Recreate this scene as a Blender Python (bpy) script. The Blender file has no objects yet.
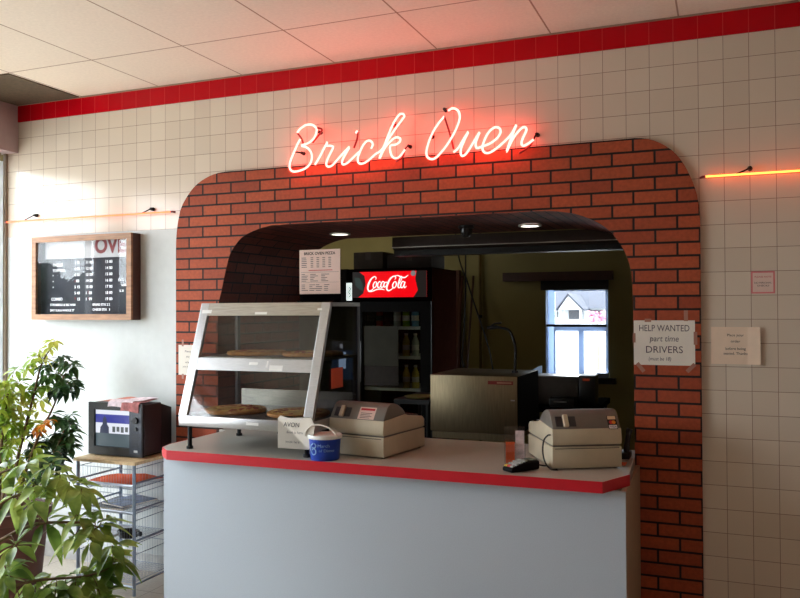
import bpy, bmesh, math, random
from mathutils import Vector, Matrix
random.seed(7)
COL = bpy.context.scene.collection
PI = math.pi

# ------------------------------------------------------------------ materials
def lin(c):
    out = []
    for v in c[:3]:
        v /= 255.0
        out.append(v / 12.92 if v <= 0.04045 else ((v + 0.055) / 1.055) ** 2.4)
    return (*out, 1.0)

def new_mat(name):
    m = bpy.data.materials.new(name)
    m.use_nodes = True
    nt = m.node_tree
    return m, nt, nt.nodes.get('Principled BSDF')

def M(name, col, rough=0.5, metal=0.0, var=0.06, scale=18, bump=0.0, bscale=120, coat=0.0, spec=0.5, stretch=None):
    m, nt, b = new_mat(name)
    N, L = nt.nodes, nt.links
    b.inputs['Roughness'].default_value = rough
    b.inputs['Metallic'].default_value = metal
    b.inputs['Coat Weight'].default_value = coat
    b.inputs['Specular IOR Level'].default_value = spec
    tc = N.new('ShaderNodeTexCoord')
    src = tc.outputs['Object']
    if stretch:
        mp = N.new('ShaderNodeMapping'); mp.inputs['Scale'].default_value = stretch
        L.new(src, mp.inputs['Vector']); src = mp.outputs['Vector']
    no = N.new('ShaderNodeTexNoise'); no.inputs['Scale'].default_value = scale
    no.inputs['Detail'].default_value = 4
    L.new(src, no.inputs['Vector'])
    rp = N.new('ShaderNodeValToRGB')
    c = lin(col)
    rp.color_ramp.elements[0].color = tuple(max(0, x * (1 - var * 2)) for x in c[:3]) + (1,)
    rp.color_ramp.elements[1].color = tuple(min(1, x * (1 + var * 2)) for x in c[:3]) + (1,)
    rp.color_ramp.elements[0].position = 0.3; rp.color_ramp.elements[1].position = 0.7
    L.new(no.outputs['Fac'], rp.inputs['Fac'])
    L.new(rp.outputs['Color'], b.inputs['Base Color'])
    if bump:
        n2 = N.new('ShaderNodeTexNoise'); n2.inputs['Scale'].default_value = bscale
        L.new(src, n2.inputs['Vector'])
        bp = N.new('ShaderNodeBump'); bp.inputs['Strength'].default_value = bump
        bp.inputs['Distance'].default_value = 0.002
        L.new(n2.outputs['Fac'], bp.inputs['Height'])
        L.new(bp.outputs['Normal'], b.inputs['Normal'])
    return m

def EM(name, col, strength, raw=False, base=(20, 20, 20)):
    m, nt, b = new_mat(name)
    b.inputs['Base Color'].default_value = lin(base)
    b.inputs['Emission Color'].default_value = (*col, 1) if raw else lin(col)
    b.inputs['Emission Strength'].default_value = strength
    b.inputs['Roughness'].default_value = 0.3
    return m

def GLASS(name, tint=(1, 1, 1), fac=0.08, rough=0.03):
    m, nt, b = new_mat(name)
    N, L = nt.nodes, nt.links
    N.remove(b)
    out = N.get('Material Output')
    t = N.new('ShaderNodeBsdfTransparent'); t.inputs['Color'].default_value = (*tint, 1)
    g = N.new('ShaderNodeBsdfGlossy'); g.inputs['Roughness'].default_value = rough
    mx = N.new('ShaderNodeMixShader'); mx.inputs['Fac'].default_value = fac
    L.new(t.outputs[0], mx.inputs[1]); L.new(g.outputs[0], mx.inputs[2])
    L.new(mx.outputs[0], out.inputs['Surface'])
    return m

def BRICK(name, c1, c2, mortar, w, h, msize, mapvec, rough=0.5, offset=0.5, bump=0.4, loc=(0, 0, 0), uv=False, mrough=None, bias=0.0, nvar=0.0):
    """mapvec: which object axes give the pattern's u and v ('xz', 'xy')"""
    m, nt, b = new_mat(name)
    N, L = nt.nodes, nt.links
    tc = N.new('ShaderNodeTexCoord')
    if uv:
        vec = tc.outputs['UV']
    else:
        sp = N.new('ShaderNodeSeparateXYZ'); L.new(tc.outputs['Object'], sp.inputs[0])
        cb = N.new('ShaderNodeCombineXYZ')
        L.new(sp.outputs[mapvec[0].upper()], cb.inputs['X']); L.new(sp.outputs[mapvec[1].upper()], cb.inputs['Y'])
        vec = cb.outputs[0]
    mp = N.new('ShaderNodeMapping'); mp.inputs['Location'].default_value = loc
    L.new(vec, mp.inputs['Vector'])
    br = N.new('ShaderNodeTexBrick')
    br.offset = offset; br.offset_frequency = 2; br.squash = 1.0; br.squash_frequency = 2
    br.inputs['Scale'].default_value = 1.0
    br.inputs['Color1'].default_value = lin(c1); br.inputs['Color2'].default_value = lin(c2)
    br.inputs['Mortar'].default_value = lin(mortar)
    br.inputs['Mortar Size'].default_value = msize
    br.inputs['Mortar Smooth'].default_value = 0.15
    br.inputs['Bias'].default_value = bias
    br.inputs['Brick Width'].default_value = w; br.inputs['Row Height'].default_value = h
    L.new(mp.outputs[0], br.inputs['Vector'])
    colout = br.outputs['Color']
    if nvar:
        no = N.new('ShaderNodeTexNoise'); no.inputs['Scale'].default_value = 60; no.inputs['Detail'].default_value = 6
        L.new(tc.outputs['Object'], no.inputs['Vector'])
        rm = N.new('ShaderNodeMapRange')
        rm.inputs['From Min'].default_value = 0.3; rm.inputs['From Max'].default_value = 0.7
        rm.inputs['To Min'].default_value = 1 - nvar; rm.inputs['To Max'].default_value = 1 + nvar
        L.new(no.outputs['Fac'], rm.inputs['Value'])
        mu = N.new('ShaderNodeMixRGB'); mu.blend_type = 'MULTIPLY'; mu.inputs['Fac'].default_value = 1
        L.new(br.outputs['Color'], mu.inputs['Color1']); L.new(rm.outputs[0], mu.inputs['Color2'])
        colout = mu.outputs[0]
    L.new(colout, b.inputs['Base Color'])
    b.inputs['Roughness'].default_value = rough
    if mrough is not None:
        mr = N.new('ShaderNodeMapRange')
        mr.inputs['To Min'].default_value = rough; mr.inputs['To Max'].default_value = mrough
        L.new(br.outputs['Fac'], mr.inputs['Value']); L.new(mr.outputs[0], b.inputs['Roughness'])
    inv = N.new('ShaderNodeMath'); inv.operation = 'SUBTRACT'; inv.inputs[0].default_value = 1
    L.new(br.outputs['Fac'], inv.inputs[1])
    bp = N.new('ShaderNodeBump'); bp.inputs['Strength'].default_value = bump; bp.inputs['Distance'].default_value = 0.004
    L.new(inv.outputs[0], bp.inputs['Height']); L.new(bp.outputs[0], b.inputs['Normal'])
    return m

def LEAF(name, c0, c1, c2, transl=0.35, scale=7):
    m, nt, b = new_mat(name)
    N, L = nt.nodes, nt.links
    tc = N.new('ShaderNodeTexCoord')
    no = N.new('ShaderNodeTexNoise'); no.inputs['Scale'].default_value = scale; no.inputs['Detail'].default_value = 3
    L.new(tc.outputs['Object'], no.inputs['Vector'])
    rp = N.new('ShaderNodeValToRGB')
    e = rp.color_ramp.elements
    e[0].position = 0.34; e[0].color = lin(c0); e[1].position = 0.66; e[1].color = lin(c2)
    k = e.new(0.5); k.color = lin(c1)
    L.new(no.outputs['Fac'], rp.inputs['Fac']); L.new(rp.outputs[0], b.inputs['Base Color'])
    b.inputs['Roughness'].default_value = 0.35
    t = N.new('ShaderNodeBsdfTranslucent'); L.new(rp.outputs[0], t.inputs['Color'])
    mx = N.new('ShaderNodeMixShader'); mx.inputs['Fac'].default_value = transl
    L.new(b.outputs[0], mx.inputs[1]); L.new(t.outputs[0], mx.inputs[2])
    L.new(mx.outputs[0], N.get('Material Output').inputs['Surface'])
    return m

# ------------------------------------------------------------------ mesh builder
def catmull(pts, n=6, closed=False):
    P = [Vector(p) for p in pts]
    out = []
    L = len(P)
    rng = range(L if closed else L - 1)
    for i in rng:
        p0 = P[(i - 1) % L] if (closed or i > 0) else P[0] * 2 - P[1]
        p1 = P[i]; p2 = P[(i + 1) % L]
        p3 = P[(i + 2) % L] if (closed or i + 2 < L) else P[-1] * 2 - P[-2]
        for k in range(n):
            t = k / n
            out.append(0.5 * ((2 * p1) + (p2 - p0) * t + (2 * p0 - 5 * p1 + 4 * p2 - p3) * t * t + (3 * p1 - p0 - 3 * p2 + p3) * t ** 3))
    if not closed: out.append(P[-1].copy())
    return out

class MB:
    def __init__(self):
        self.bm = bmesh.new()
    def face(self, pts):
        vs = [self.bm.verts.new(p) for p in pts]
        return self.bm.faces.new(vs)
    def hexa(self, p):   # 8 points: bottom 4 ccw, top 4 ccw
        v = [self.bm.verts.new(q) for q in p]
        for f in ((3, 2, 1, 0), (4, 5, 6, 7), (0, 1, 5, 4), (1, 2, 6, 5), (2, 3, 7, 6), (3, 0, 4, 7)):
            self.bm.faces.new([v[i] for i in f])
    def box(self, x0, x1, y0, y1, z0, z1):
        self.hexa([(x0, y0, z0), (x1, y0, z0), (x1, y1, z0), (x0, y1, z0), (x0, y0, z1), (x1, y0, z1), (x1, y1, z1), (x0, y1, z1)])
        return self
    def prism_x(self, prof, x0, x1):  # profile of (y,z)
        a = [self.bm.verts.new((x0, y, z)) for y, z in prof]
        b = [self.bm.verts.new((x1, y, z)) for y, z in prof]
        n = len(prof)
        self.bm.faces.new(a[::-1]); self.bm.faces.new(b)
        for i in range(n):
            self.bm.faces.new([a[i], a[(i + 1) % n], b[(i + 1) % n], b[i]])
        return self
    def prism_z(self, prof, z0, z1):
        a = [self.bm.verts.new((x, y, z0)) for x, y in prof]
        b = [self.bm.verts.new((x, y, z1)) for x, y in prof]
        n = len(prof)
        self.bm.faces.new(a[::-1]); self.bm.faces.new(b)
        for i in range(n):
            self.bm.faces.new([a[i], a[(i + 1) % n], b[(i + 1) % n], b[i]])
        return self
    def prism_y(self, prof, y0, y1):  # profile (x,z)
        a = [self.bm.verts.new((x, y0, z)) for x, z in prof]
        b = [self.bm.verts.new((x, y1, z)) for x, z in prof]
        n = len(prof)
        self.bm.faces.new(a[::-1]); self.bm.faces.new(b)
        for i in range(n):
            self.bm.faces.new([a[i], a[(i + 1) % n], b[(i + 1) % n], b[i]])
        return self
    def tube(self, pts, r, n=8, closed=False, caps=True):
        P = [Vector(p) for p in pts]
        R = r if isinstance(r, (list, tuple)) else [r] * len(P)
        rings = []
        ref = None
        for i, p in enumerate(P):
            if closed: t = P[(i + 1) % len(P)] - P[i - 1]
            else: t = P[min(i + 1, len(P) - 1)] - P[max(i - 1, 0)]
            if t.length < 1e-9: t = Vector((0, 0, 1))
            t.normalize()
            if ref is None:
                ref = Vector((0, 0, 1)) if abs(t.z) < 0.9 else Vector((1, 0, 0))
            u = (ref - t * ref.dot(t))
            if u.length < 1e-6: u = t.orthogonal()
            u.normalize(); ref = u
            w = t.cross(u)
            rings.append([self.bm.verts.new(p + (u * math.cos(2 * PI * k / n) + w * math.sin(2 * PI * k / n)) * R[i]) for k in range(n)])
        m = len(rings)
        for i in range(m if closed else m - 1):
            a, b = rings[i], rings[(i + 1) % m]
            for k in range(n):
                self.bm.faces.new([a[k], a[(k + 1) % n], b[(k + 1) % n], b[k]])
        if caps and not closed:
            self.bm.faces.new(rings[0][::-1]); self.bm.faces.new(rings[-1])
        return self
    def cyl(self, p0, p1, r, n=16, r1=None):
        return self.tube([p0, p1], [r, r if r1 is None else r1], n)
    def lathe(self, prof, c=(0, 0, 0), n=28):
        rings = []
        for r, z in prof:
            if r < 1e-6: rings.append([self.bm.verts.new((c[0], c[1], c[2] + z))])
            else: rings.append([self.bm.verts.new((c[0] + r * math.cos(2 * PI * k / n), c[1] + r * math.sin(2 * PI * k / n), c[2] + z)) for k in range(n)])
        for a, b in zip(rings, rings[1:]):
            for k in range(n):
                k2 = (k + 1) % n
                if len(a) == 1 and len(b) == 1: continue
                if len(a) == 1: self.bm.faces.new([a[0], b[k2], b[k]])
                elif len(b) == 1: self.bm.faces.new([a[k], a[k2], b[0]])
                else: self.bm.faces.new([a[k], a[k2], b[k2], b[k]])
        return self
    def disc_y(self, c, r, n=24, y=None):
        self.face([(c[0] + r * math.cos(2 * PI * k / n), c[1], c[2] + r * math.sin(2 * PI * k / n)) for k in range(n)][::-1]); return self
    def ball(self, c, r, seg=14):
        g = bmesh.ops.create_uvsphere(self.bm, u_segments=seg, v_segments=seg // 2 + 2, radius=r)
        for v in g['verts']: v.co += Vector(c)
        return self
    def ribbon(self, pts, widths, frame, n=5):
        """flat brush stroke in a frame (origin, right, up, normal)"""
        o, rt, up, nm = frame
        P = catmull([(a, b, w) for (a, b), w in zip(pts, widths)], n)
        prev = None
        for i, p in enumerate(P):
            q0 = P[max(i - 1, 0)]; q1 = P[min(i + 1, len(P) - 1)]
            t = Vector((q1.x - q0.x, q1.y - q0.y)); t.normalize()
            nn = Vector((-t.y, t.x)) * p.z * 0.5
            a = o + rt * (p.x + nn.x) + up * (p.y + nn.y); b = o + rt * (p.x - nn.x) + up * (p.y - nn.y)
            va, vb = self.bm.verts.new(a), self.bm.verts.new(b)
            if prev: self.bm.faces.new([prev[0], prev[1], vb, va])
            prev = (va, vb)
        return self
    def bevel(self, w, seg=2, angle=35):
        bmesh.ops.recalc_face_normals(self.bm, faces=self.bm.faces)
        es = [e for e in self.bm.edges if len(e.link_faces) == 2 and e.calc_face_angle(0) > math.radians(angle)]
        bmesh.ops.bevel(self.bm, geom=es, offset=w, segments=seg, affect='EDGES', profile=0.5, clamp_overlap=True)
        return self
    def build(self, name, mat, parent=None, world=True, smooth=None, recalc=True):
        if recalc: bmesh.ops.recalc_face_normals(self.bm, faces=self.bm.faces)
        me = bpy.data.meshes.new(name)
        origin = Vector((0, 0, 0))
        if parent is None:
            if world:
                xs = [v.co for v in self.bm.verts]
                lo = Vector([min(c[i] for c in xs) for i in range(3)]); hi = Vector([max(c[i] for c in xs) for i in range(3)])
                origin = Vector(((lo.x + hi.x) / 2, (lo.y + hi.y) / 2, lo.z))
        elif world:
            r = parent; origin = Vector((0, 0, 0))
            while r: origin += r.location; r = r.parent
        if origin.length:
            bmesh.ops.translate(self.bm, verts=self.bm.verts, vec=-origin)
        self.bm.to_mesh(me); self.bm.free()
        if smooth:
            for p in me.polygons: p.use_smooth = True
            if smooth != 'all':
                try: me.set_sharp_from_angle(angle=math.radians(smooth))
                except Exception: pass
        if mat: me.materials.append(mat)
        o = bpy.data.objects.new(name, me); COL.objects.link(o)
        if parent: o.parent = parent
        else: o.location = origin
        return o

def box(name, x0, x1, y0, y1, z0, z1, mat, parent=None, bev=0.0, world=True):
    b = MB().box(x0, x1, y0, y1, z0, z1)
    if bev: b.bevel(bev)
    return b.build(name, mat, parent, world, smooth=40 if bev else None)

def thing(name, label, cat, loc=(0, 0, 0), rz=0.0, group=None):
    o = bpy.data.objects.new(name, None); COL.objects.link(o)
    o.empty_display_size = 0.05
    o.location = loc; o.rotation_euler = (0, 0, rz)
    o['label'] = label; o['category'] = cat
    if group: o['group'] = group
    return o
def tag(o, label, cat, group=None):
    o['label'] = label; o['category'] = cat
    if group: o['group'] = group
    return o
def struct(o):
    o['kind'] = 'structure'; return o
def copy_tree(o, parent=None):
    c = o.copy(); COL.objects.link(c)
    if parent: c.parent = parent
    for ch in list(o.children): copy_tree(ch, c)
    return c

def text_mesh(bm, body, size, o, rt, up, align='CENTER', shear=0.0, bold=0.0, width=None, spacing=1.0):
    cu = bpy.data.curves.new('t', 'FONT'); cu.body = body; cu.size = size; cu.align_x = align; cu.shear = shear
    cu.offset = bold; cu.space_character = spacing; cu.resolution_u = 3
    ob = bpy.data.objects.new('t', cu); COL.objects.link(ob)
    dg = bpy.context.evaluated_depsgraph_get(); dg.update()
    me = bpy.data.meshes.new_from_object(ob.evaluated_get(dg))
    bpy.data.objects.remove(ob); bpy.data.curves.remove(cu)
    sx = 1.0
    if width and len(me.vertices):
        xs = [v.co.x for v in me.vertices]; sx = width / max(1e-6, max(xs) - min(xs))
    o, rt, up = Vector(o), Vector(rt), Vector(up)
    vs = [bm.verts.new(o + rt * v.co.x * sx + up * v.co.y) for v in me.vertices]
    for p in me.polygons:
        try: bm.faces.new([vs[i] for i in p.vertices])
        except ValueError: pass
    bpy.data.meshes.remove(me)
RX, UZ = Vector((1, 0, 0)), Vector((0, 0, 1))
def lettering(lines, mat, parent, name='lettering', rt=RX, up=UZ, world=True):
    """lines: (text, size, origin, kwargs); each line is a part of its own"""
    for t, s, o, k in lines:
        b = MB(); text_mesh(b.bm, t, s, o, rt, up, **k)
        b.build(name, mat, parent, world, recalc=False)

# ------------------------------------------------------------------ palette
m_tile = BRICK('glazed_tile', (222, 210, 192), (215, 202, 184), (140, 114, 96), 0.109, 0.1093, 0.0013, 'xz', rough=0.16, offset=0.0, bump=0.25, loc=(10.9, -2.85 + 0.1093 * 40, 0), mrough=0.7)
m_redtile = BRICK('red_tile', (196, 4, 22), (186, 2, 20), (214, 70, 66), 0.109, 0.30, 0.0014, 'xz', rough=0.22, offset=0.0, bump=0.15, loc=(10.9, -2.85 + 0.15, 0))
m_redtile.node_tree.nodes['Principled BSDF'].inputs['Specular IOR Level'].default_value = 0.2
W_, H_ = 0.1975, 0.0628
m_brick = BRICK('red_brick', (176, 82, 45), (150, 64, 35), (26, 13, 10), W_, H_, 0.0055, 'xz', rough=0.75, offset=0.5, bump=0.8, uv=True,
                loc=(-1.478 - W_ / 2 + W_ * 20, -2.3386 + H_ * 100, 0), nvar=0.16)
m_shadebrick = BRICK('shaded_brick', (112, 52, 38), (84, 36, 26), (12, 7, 6), W_, H_, 0.0048, 'xz', rough=0.7, offset=0.5, bump=0.8, uv=True, nvar=0.2)  # tunnel interior: its shade is put into darker brick colours
m_paint = M('white_wall_paint', (206, 210, 208), 0.6, var=0.015, bump=0.1, bscale=300)
m_ceil = BRICK('ceiling_tile', (242, 230, 212), (238, 226, 208), (170, 142, 118), 0.603, 1.2, 0.0045, 'xy', rough=0.9, offset=0.0, bump=0.3, loc=(-0.44 + 6.03, 0.565 + 12.0, 0), nvar=0.04)
m_darkpanel = M('dark_panel', (92, 78, 60), 0.9, var=0.1, scale=60)
m_floor = BRICK('floor_tile', (176, 166, 152), (168, 158, 144), (95, 88, 82), 0.305, 0.305, 0.002, 'xy', rough=0.45, offset=0.0, bump=0.2, nvar=0.08)
m_header = M('header_paint', (186, 164, 166), 0.7, var=0.02)
m_base = M('baseboard_vinyl', (190, 190, 188), 0.5)
m_frame_tan = M('tan_frame', (150, 132, 112), 0.5)
m_white = M('white_plastic', (232, 232, 228), 0.4, var=0.02)
m_glass = GLASS('clear_glass', fac=0.06)
m_olive = M('olive_wall', (150, 138, 88), 0.7, var=0.04, scale=3)
m_kdark = M('kitchen_ceiling', (90, 80, 62), 0.9)
m_alu = M('brushed_aluminium', (184, 184, 184), 0.32, 0.85, var=0.04, scale=30, stretch=(1, 1, 14))
m_steel = M('stainless', (170, 165, 155), 0.34, 0.9, var=0.08, scale=12, stretch=(1, 1, 10))
m_black = M('black_plastic', (20, 19, 20), 0.45, var=0.2)
m_blackm = M('black_metal', (16, 15, 15), 0.5, 0.3)
m_dgrey = M('dark_grey', (52, 52, 55), 0.5)
m_counter = M('counter_panel', (188, 198, 208), 0.5, var=0.02, scale=200)
m_counterside = M('counter_side', (168, 148, 122), 0.5, var=0.03)
m_top = M('counter_laminate', (172, 168, 158), 0.35, var=0.05, scale=260)
m_edge = M('red_edging', (200, 14, 36), 0.4, var=0.02)
m_paper = M('paper', (236, 230, 218), 0.8, var=0.02, scale=8)
m_paper_pink = M('pinkish_paper', (226, 200, 188), 0.8, var=0.02, scale=8)
m_ink = M('black_ink', (34, 32, 34), 0.7, var=0.0)
m_grey_ink = M('grey_ink', (110, 100, 98), 0.8, var=0.0)
m_red_ink = M('red_ink', (190, 50, 60), 0.7, var=0.0)
m_tape = M('frosted_tape', (170, 122, 104), 0.6, var=0.02)
m_wood = M('oak_frame', (158, 112, 74), 0.5, var=0.14, scale=9, stretch=(1, 1, 8))
m_wooddark = M('dark_wood', (74, 42, 34), 0.5, var=0.12, scale=9)
m_board = M('letter_felt', (34, 38, 50), 0.8)
m_boardglass = GLASS('board_glass', fac=0.03, rough=0.02)
m_letter = EM('glowing_letter', (225, 228, 232), 0.9, base=(235, 235, 235))  # unlit board letters given a glow to stand out behind the glass
m_redletter = M('red_letter', (120, 0, 14), 0.6)
m_beige = M('register_beige', (206, 197, 172), 0.5, var=0.02, bump=0.05)
m_hood = M('register_grey', (118, 115, 108), 0.45, var=0.03)
m_blue = M('pail_blue', (16, 62, 176), 0.35, var=0.03)
m_lightblue = M('light_blue_print', (150, 190, 235), 0.5, var=0)
m_orangep = M('orange_paper', (220, 96, 52), 0.8, var=0.03)
m_salmon = M('salmon_newsprint', (214, 140, 122), 0.85, var=0.1, scale=30)
m_newsprint = M('white_pink_newsprint', (232, 214, 220), 0.85, var=0.12, scale=34)
m_rackmetal = M('grey_blue_rack_metal', (138, 150, 166), 0.35, 0.6)
m_rackrail = M('bright_rail_metal', (205, 215, 230), 0.3, 0.5)
m_particle = M('particle_board', (205, 176, 132), 0.6, var=0.08, scale=60)
m_terra = M('brown_pot', (96, 56, 44), 0.6, var=0.08, scale=12)
m_soil = M('soil', (50, 38, 28), 0.95, var=0.3, scale=60, bump=0.8)
m_bark = M('stem_brown', (104, 82, 52), 0.8, var=0.15, scale=40)
m_leafA = LEAF('leaf_backlit', (78, 112, 36), (150, 178, 58), (214, 214, 100), 0.5, 5)  # sunlit tone put into the leaf colour
m_leafAd = LEAF('leaf_dark', (30, 56, 34), (52, 88, 46), (88, 128, 62), 0.25)  # darker copy, the shaded tone put into the leaf colour
m_leafB = LEAF('leaf_front', (78, 110, 44), (132, 160, 72), (190, 208, 112), 0.42, 9)
m_leafO = LEAF('leaf_orange', (190, 110, 20), (226, 140, 30), (236, 176, 50), 0.4)
m_crust = M('pizza_crust', (206, 142, 78), 0.8, var=0.16, scale=30, bump=0.6, bscale=90)
m_cheese = M('pizza_cheese', (226, 170, 92), 0.6, var=0.25, scale=24, bump=0.6, bscale=70)
m_topping = M('pizza_topping', (160, 62, 38), 0.6, var=0.2)
m_pan = M('pizza_pan', (130, 130, 132), 0.4, 0.8)
m_fridgeglass = GLASS('door_glass', tint=(0.72, 0.75, 0.72), fac=0.04)
m_warmglass = GLASS('case_glass', tint=(0.8, 0.81, 0.81), fac=0.05)
m_tint = GLASS('tinted_side_glass', tint=(0.5, 0.5, 0.52), fac=0.1)
m_neon = EM('neon_red_white', (1.0, 0.075, 0.062), 15.5, raw=True)
m_neonbar = EM('neon_orange', (1.0, 0.13, 0.02), 9, raw=True)
m_neonbar_dim = EM('neon_pale_orange', (1.0, 0.14, 0.05), 3.6, raw=True)
m_deadtube = M('painted_tube', (120, 40, 36), 0.4)
m_lamp = EM('lamp_lens', (255, 250, 235), 5)
m_redwood = M('red_brown_panel', (92, 44, 32), 0.6, var=0.1)
m_shut = M('shutter_housing', (66, 56, 50), 0.35, 0.5, var=0.05)

# ------------------------------------------------------------------ the dining-room shell
ZC = 2.965
ROW7 = 2.85 - 7 * 0.1093
XW, XR, YR = -0.21, 6.6, -6.6
OUT = [(1.184, 1.6), (1.184, 1.9), (1.187, 2.03), (1.203, 2.14), (1.236, 2.232), (1.323, 2.332), (1.43, 2.386), (1.535, 2.403), (1.70, 2.403), (2.6, 2.402), (3.70, 2.403), (3.881, 2.402), (3.972, 2.371), (4.051, 2.304), (4.112, 2.187), (4.142, 2.062), (4.146, 1.9), (4.146, 1.7)]
INN = [(1.485, 1.40), (1.487, 1.60), (1.513, 1.715), (1.549, 1.855), (1.580, 1.935), (1.652, 2.012), (1.74, 2.050), (1.827, 2.070), (1.95, 2.076), (2.6, 2.077), (3.25, 2.078), (3.398, 2.078), (3.50, 2.069), (3.60, 2.046), (3.715, 1.984), (3.791, 1.89), (3.832, 1.78), (3.841, 1.65), (3.843, 1.45)]
outl = [(p.x, p.z) for p in catmull([(x, 0, z) for x, z in OUT], 5)]
innl = [(p.x, p.z) for p in catmull([(x, 0, z) for x, z in INN], 5)]
outl = [(1.184, 0.0)] + outl + [(4.146, 0.0)]
innl = [(1.485, 0.0)] + innl + [(3.85, 0.0)]

# tiled wall (0.1 m thick) around the brick, cut along the arch's outer edge
wl = MB()
def wquad(x0, z0, x1, z1):
    for y in (0.0, 0.1):
        q = [(x0, y, z0), (x1, y, z1), (x1, y, ZC), (x0, y, ZC)]
        wl.face(q if y == 0.0 else q[::-1])
wquad(XW, ROW7, 1.184, ROW7)
half = len(outl) // 2
asc = [p for k, p in enumerate(outl) if 0 < k < len(outl) - 1]
for (x0, z0), (x1, z1) in zip(asc, asc[1:]):
    if x1 - x0 > 1e-6: wquad(x0, z0, x1, z1)
wquad(4.146, 0.0, XR, 0.0)
wl.face([(XW, 0, ROW7), (XW, 0.1, ROW7), (1.184, 0.1, ROW7), (1.184, 0, ROW7)])
wl.face([(4.146, 0, 0), (4.146, 0.1, 0), (4.146, 0.1, 2.0), (4.146, 0, 2.0)])
struct(wl.build('wall_front', m_tile, world=False, recalc=False))
struct(MB().box(XW, 1.184, 0.0, 0.1, 0, ROW7).build('wall_front_lower', m_paint, world=False))
struct(MB().box(-0.112, XR, -0.006, 0.0, 2.85, ZC).build('trim_1', m_redtile, world=False))
struct(MB().box(-0.20, 1.18, -0.012, 0.0, 0, 0.1).build('baseboard_front', m_base, world=False))
struct(MB().box(-3.0, XR, YR, 6.0, -0.12, 0.0).build('floor', m_floor, world=False))
struct(MB().box(-0.4, XR, YR, 0.0, ZC, ZC + 0.1).build('ceiling', m_ceil, world=False))
struct(MB().box(-0.112, 0.425, -0.56, -0.001, ZC - 0.006, ZC).build('ceiling_panel', m_darkpanel, world=False))
struct(MB().box(-0.112, 6.5, -0.012, 0.0, ZC - 0.008, ZC).build('trim_2', m_frame_tan, world=False))
# left wall: header, sill wall and window
wz = MB().box(-0.40, -0.112, YR, 0.0, 2.645, ZC).box(-0.40, -0.205, YR, 0.0, 0, 0.42).box(-0.40, -0.205, YR, -3.62, 0.42, 2.645)
struct(wz.build('wall_left', m_header, world=False))
wf = MB()
for y0, y1 in ((-0.020, -0.002), (-1.22, -0.97), (-3.62, -3.56)): wf.box(-0.226, -0.205, y0, y1, 0.42, 2.645)
wf.box(-0.275, -0.205, -3.56, -0.055, 2.595, 2.645).box(-0.275, -0.205, -3.56, -0.055, 0.42, 0.48)
w1 = struct(wf.build('window_1', m_frame_tan, world=False))
sash = MB()
for a, b in ((-0.97, -0.055), (-3.56, -1.22)):
    sash.box(-0.285, -0.245, a, a + 0.03, 0.48, 2.595).box(-0.285, -0.226, b - 0.03, b + (0.034 if b > -0.1 else 0), 0.48, 2.595).box(-0.285, -0.245, a, b, 2.56, 2.595).box(-0.285, -0.245, a, b, 0.48, 0.52)
sash.build('window_sash', LEAF('white_vinyl_sash', (225, 228, 232), (232, 235, 238), (238, 240, 242), 0.4, 3), w1, world=False)
pg = MB()
for a, b in ((-0.97, -0.055), (-3.56, -1.22)): pg.box(-0.268, -0.262, a + .03, b - .03, 0.52, 2.56)
pg.build('window_pane', m_glass, w1, world=False)
struct(MB().box(XR, XR + 0.1, YR, 0.1, 0, ZC + 0.1).build('wall_right', M('right_wall', (170, 142, 126), 0.8), world=False))
struct(MB().box(-0.4, XR + .1, YR - 0.1, YR, 0, ZC).build('wall_rear', M('rear_wall', (186, 166, 150), 0.8), world=False))

# ------------------------------------------------------------------ brick arch with its tunnel
bm = bmesh.new(); uvl = bm.loops.layers.uv.new('UVMap')
YB0, YB1 = -0.02, 0.95
def uvface(pts, uvs):
    f = bm.faces.new([bm.verts.new(p) for p in pts])
    for l, u in zip(f.loops, uvs): l[uvl].uv = u
    return f
def resample(line, n):
    d = [0]
    for a, b in zip(line, line[1:]): d.append(d[-1] + math.hypot(b[0] - a[0], b[1] - a[1]))
    out, k = [], 0
    for i in range(n + 1):
        t = d[-1] * i / n
        while k < len(d) - 2 and d[k + 1] < t: k += 1
        f = (t - d[k]) / max(1e-9, d[k + 1] - d[k])
        out.append((line[k][0] + (line[k + 1][0] - line[k][0]) * f, line[k][1] + (line[k + 1][1] - line[k][1]) * f))
    return out
outl = resample(outl, 240); innl = resample(innl, 240)
for y in (YB0, YB1):
    for k in range(240):
        q = [outl[k], outl[k + 1], innl[k + 1], innl[k]]
        if y == YB0: q = q[::-1]
        uvface([(x, y, z) for x, z in q], q)
def sweep(line, flip, s0):
    s = s0
    for (x0, z0), (x1, z1) in zip(line, line[1:]):
        d = math.hypot(x1 - x0, z1 - z0)
        p = [(x0, YB0, z0), (x1, YB0, z1), (x1, YB1, z1), (x0, YB1, z0)]
        u = [(YB0 + 1.5, s), (YB0 + 1.5, s + d), (YB1 + 1.5, s + d), (YB1 + 1.5, s)]
        if flip: p, u = p[::-1], u[::-1]
        uvface(p, u); s += d
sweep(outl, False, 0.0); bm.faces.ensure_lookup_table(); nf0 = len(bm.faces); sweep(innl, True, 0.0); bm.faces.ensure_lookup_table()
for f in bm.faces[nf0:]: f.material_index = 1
me = bpy.data.meshes.new('wall_brick_arch'); bm.to_mesh(me); bm.free()
me.materials.append(m_brick); me.materials.append(m_shadebrick)
arch = bpy.data.objects.new('wall_brick_arch', me); COL.objects.link(arch); struct(arch)

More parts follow.
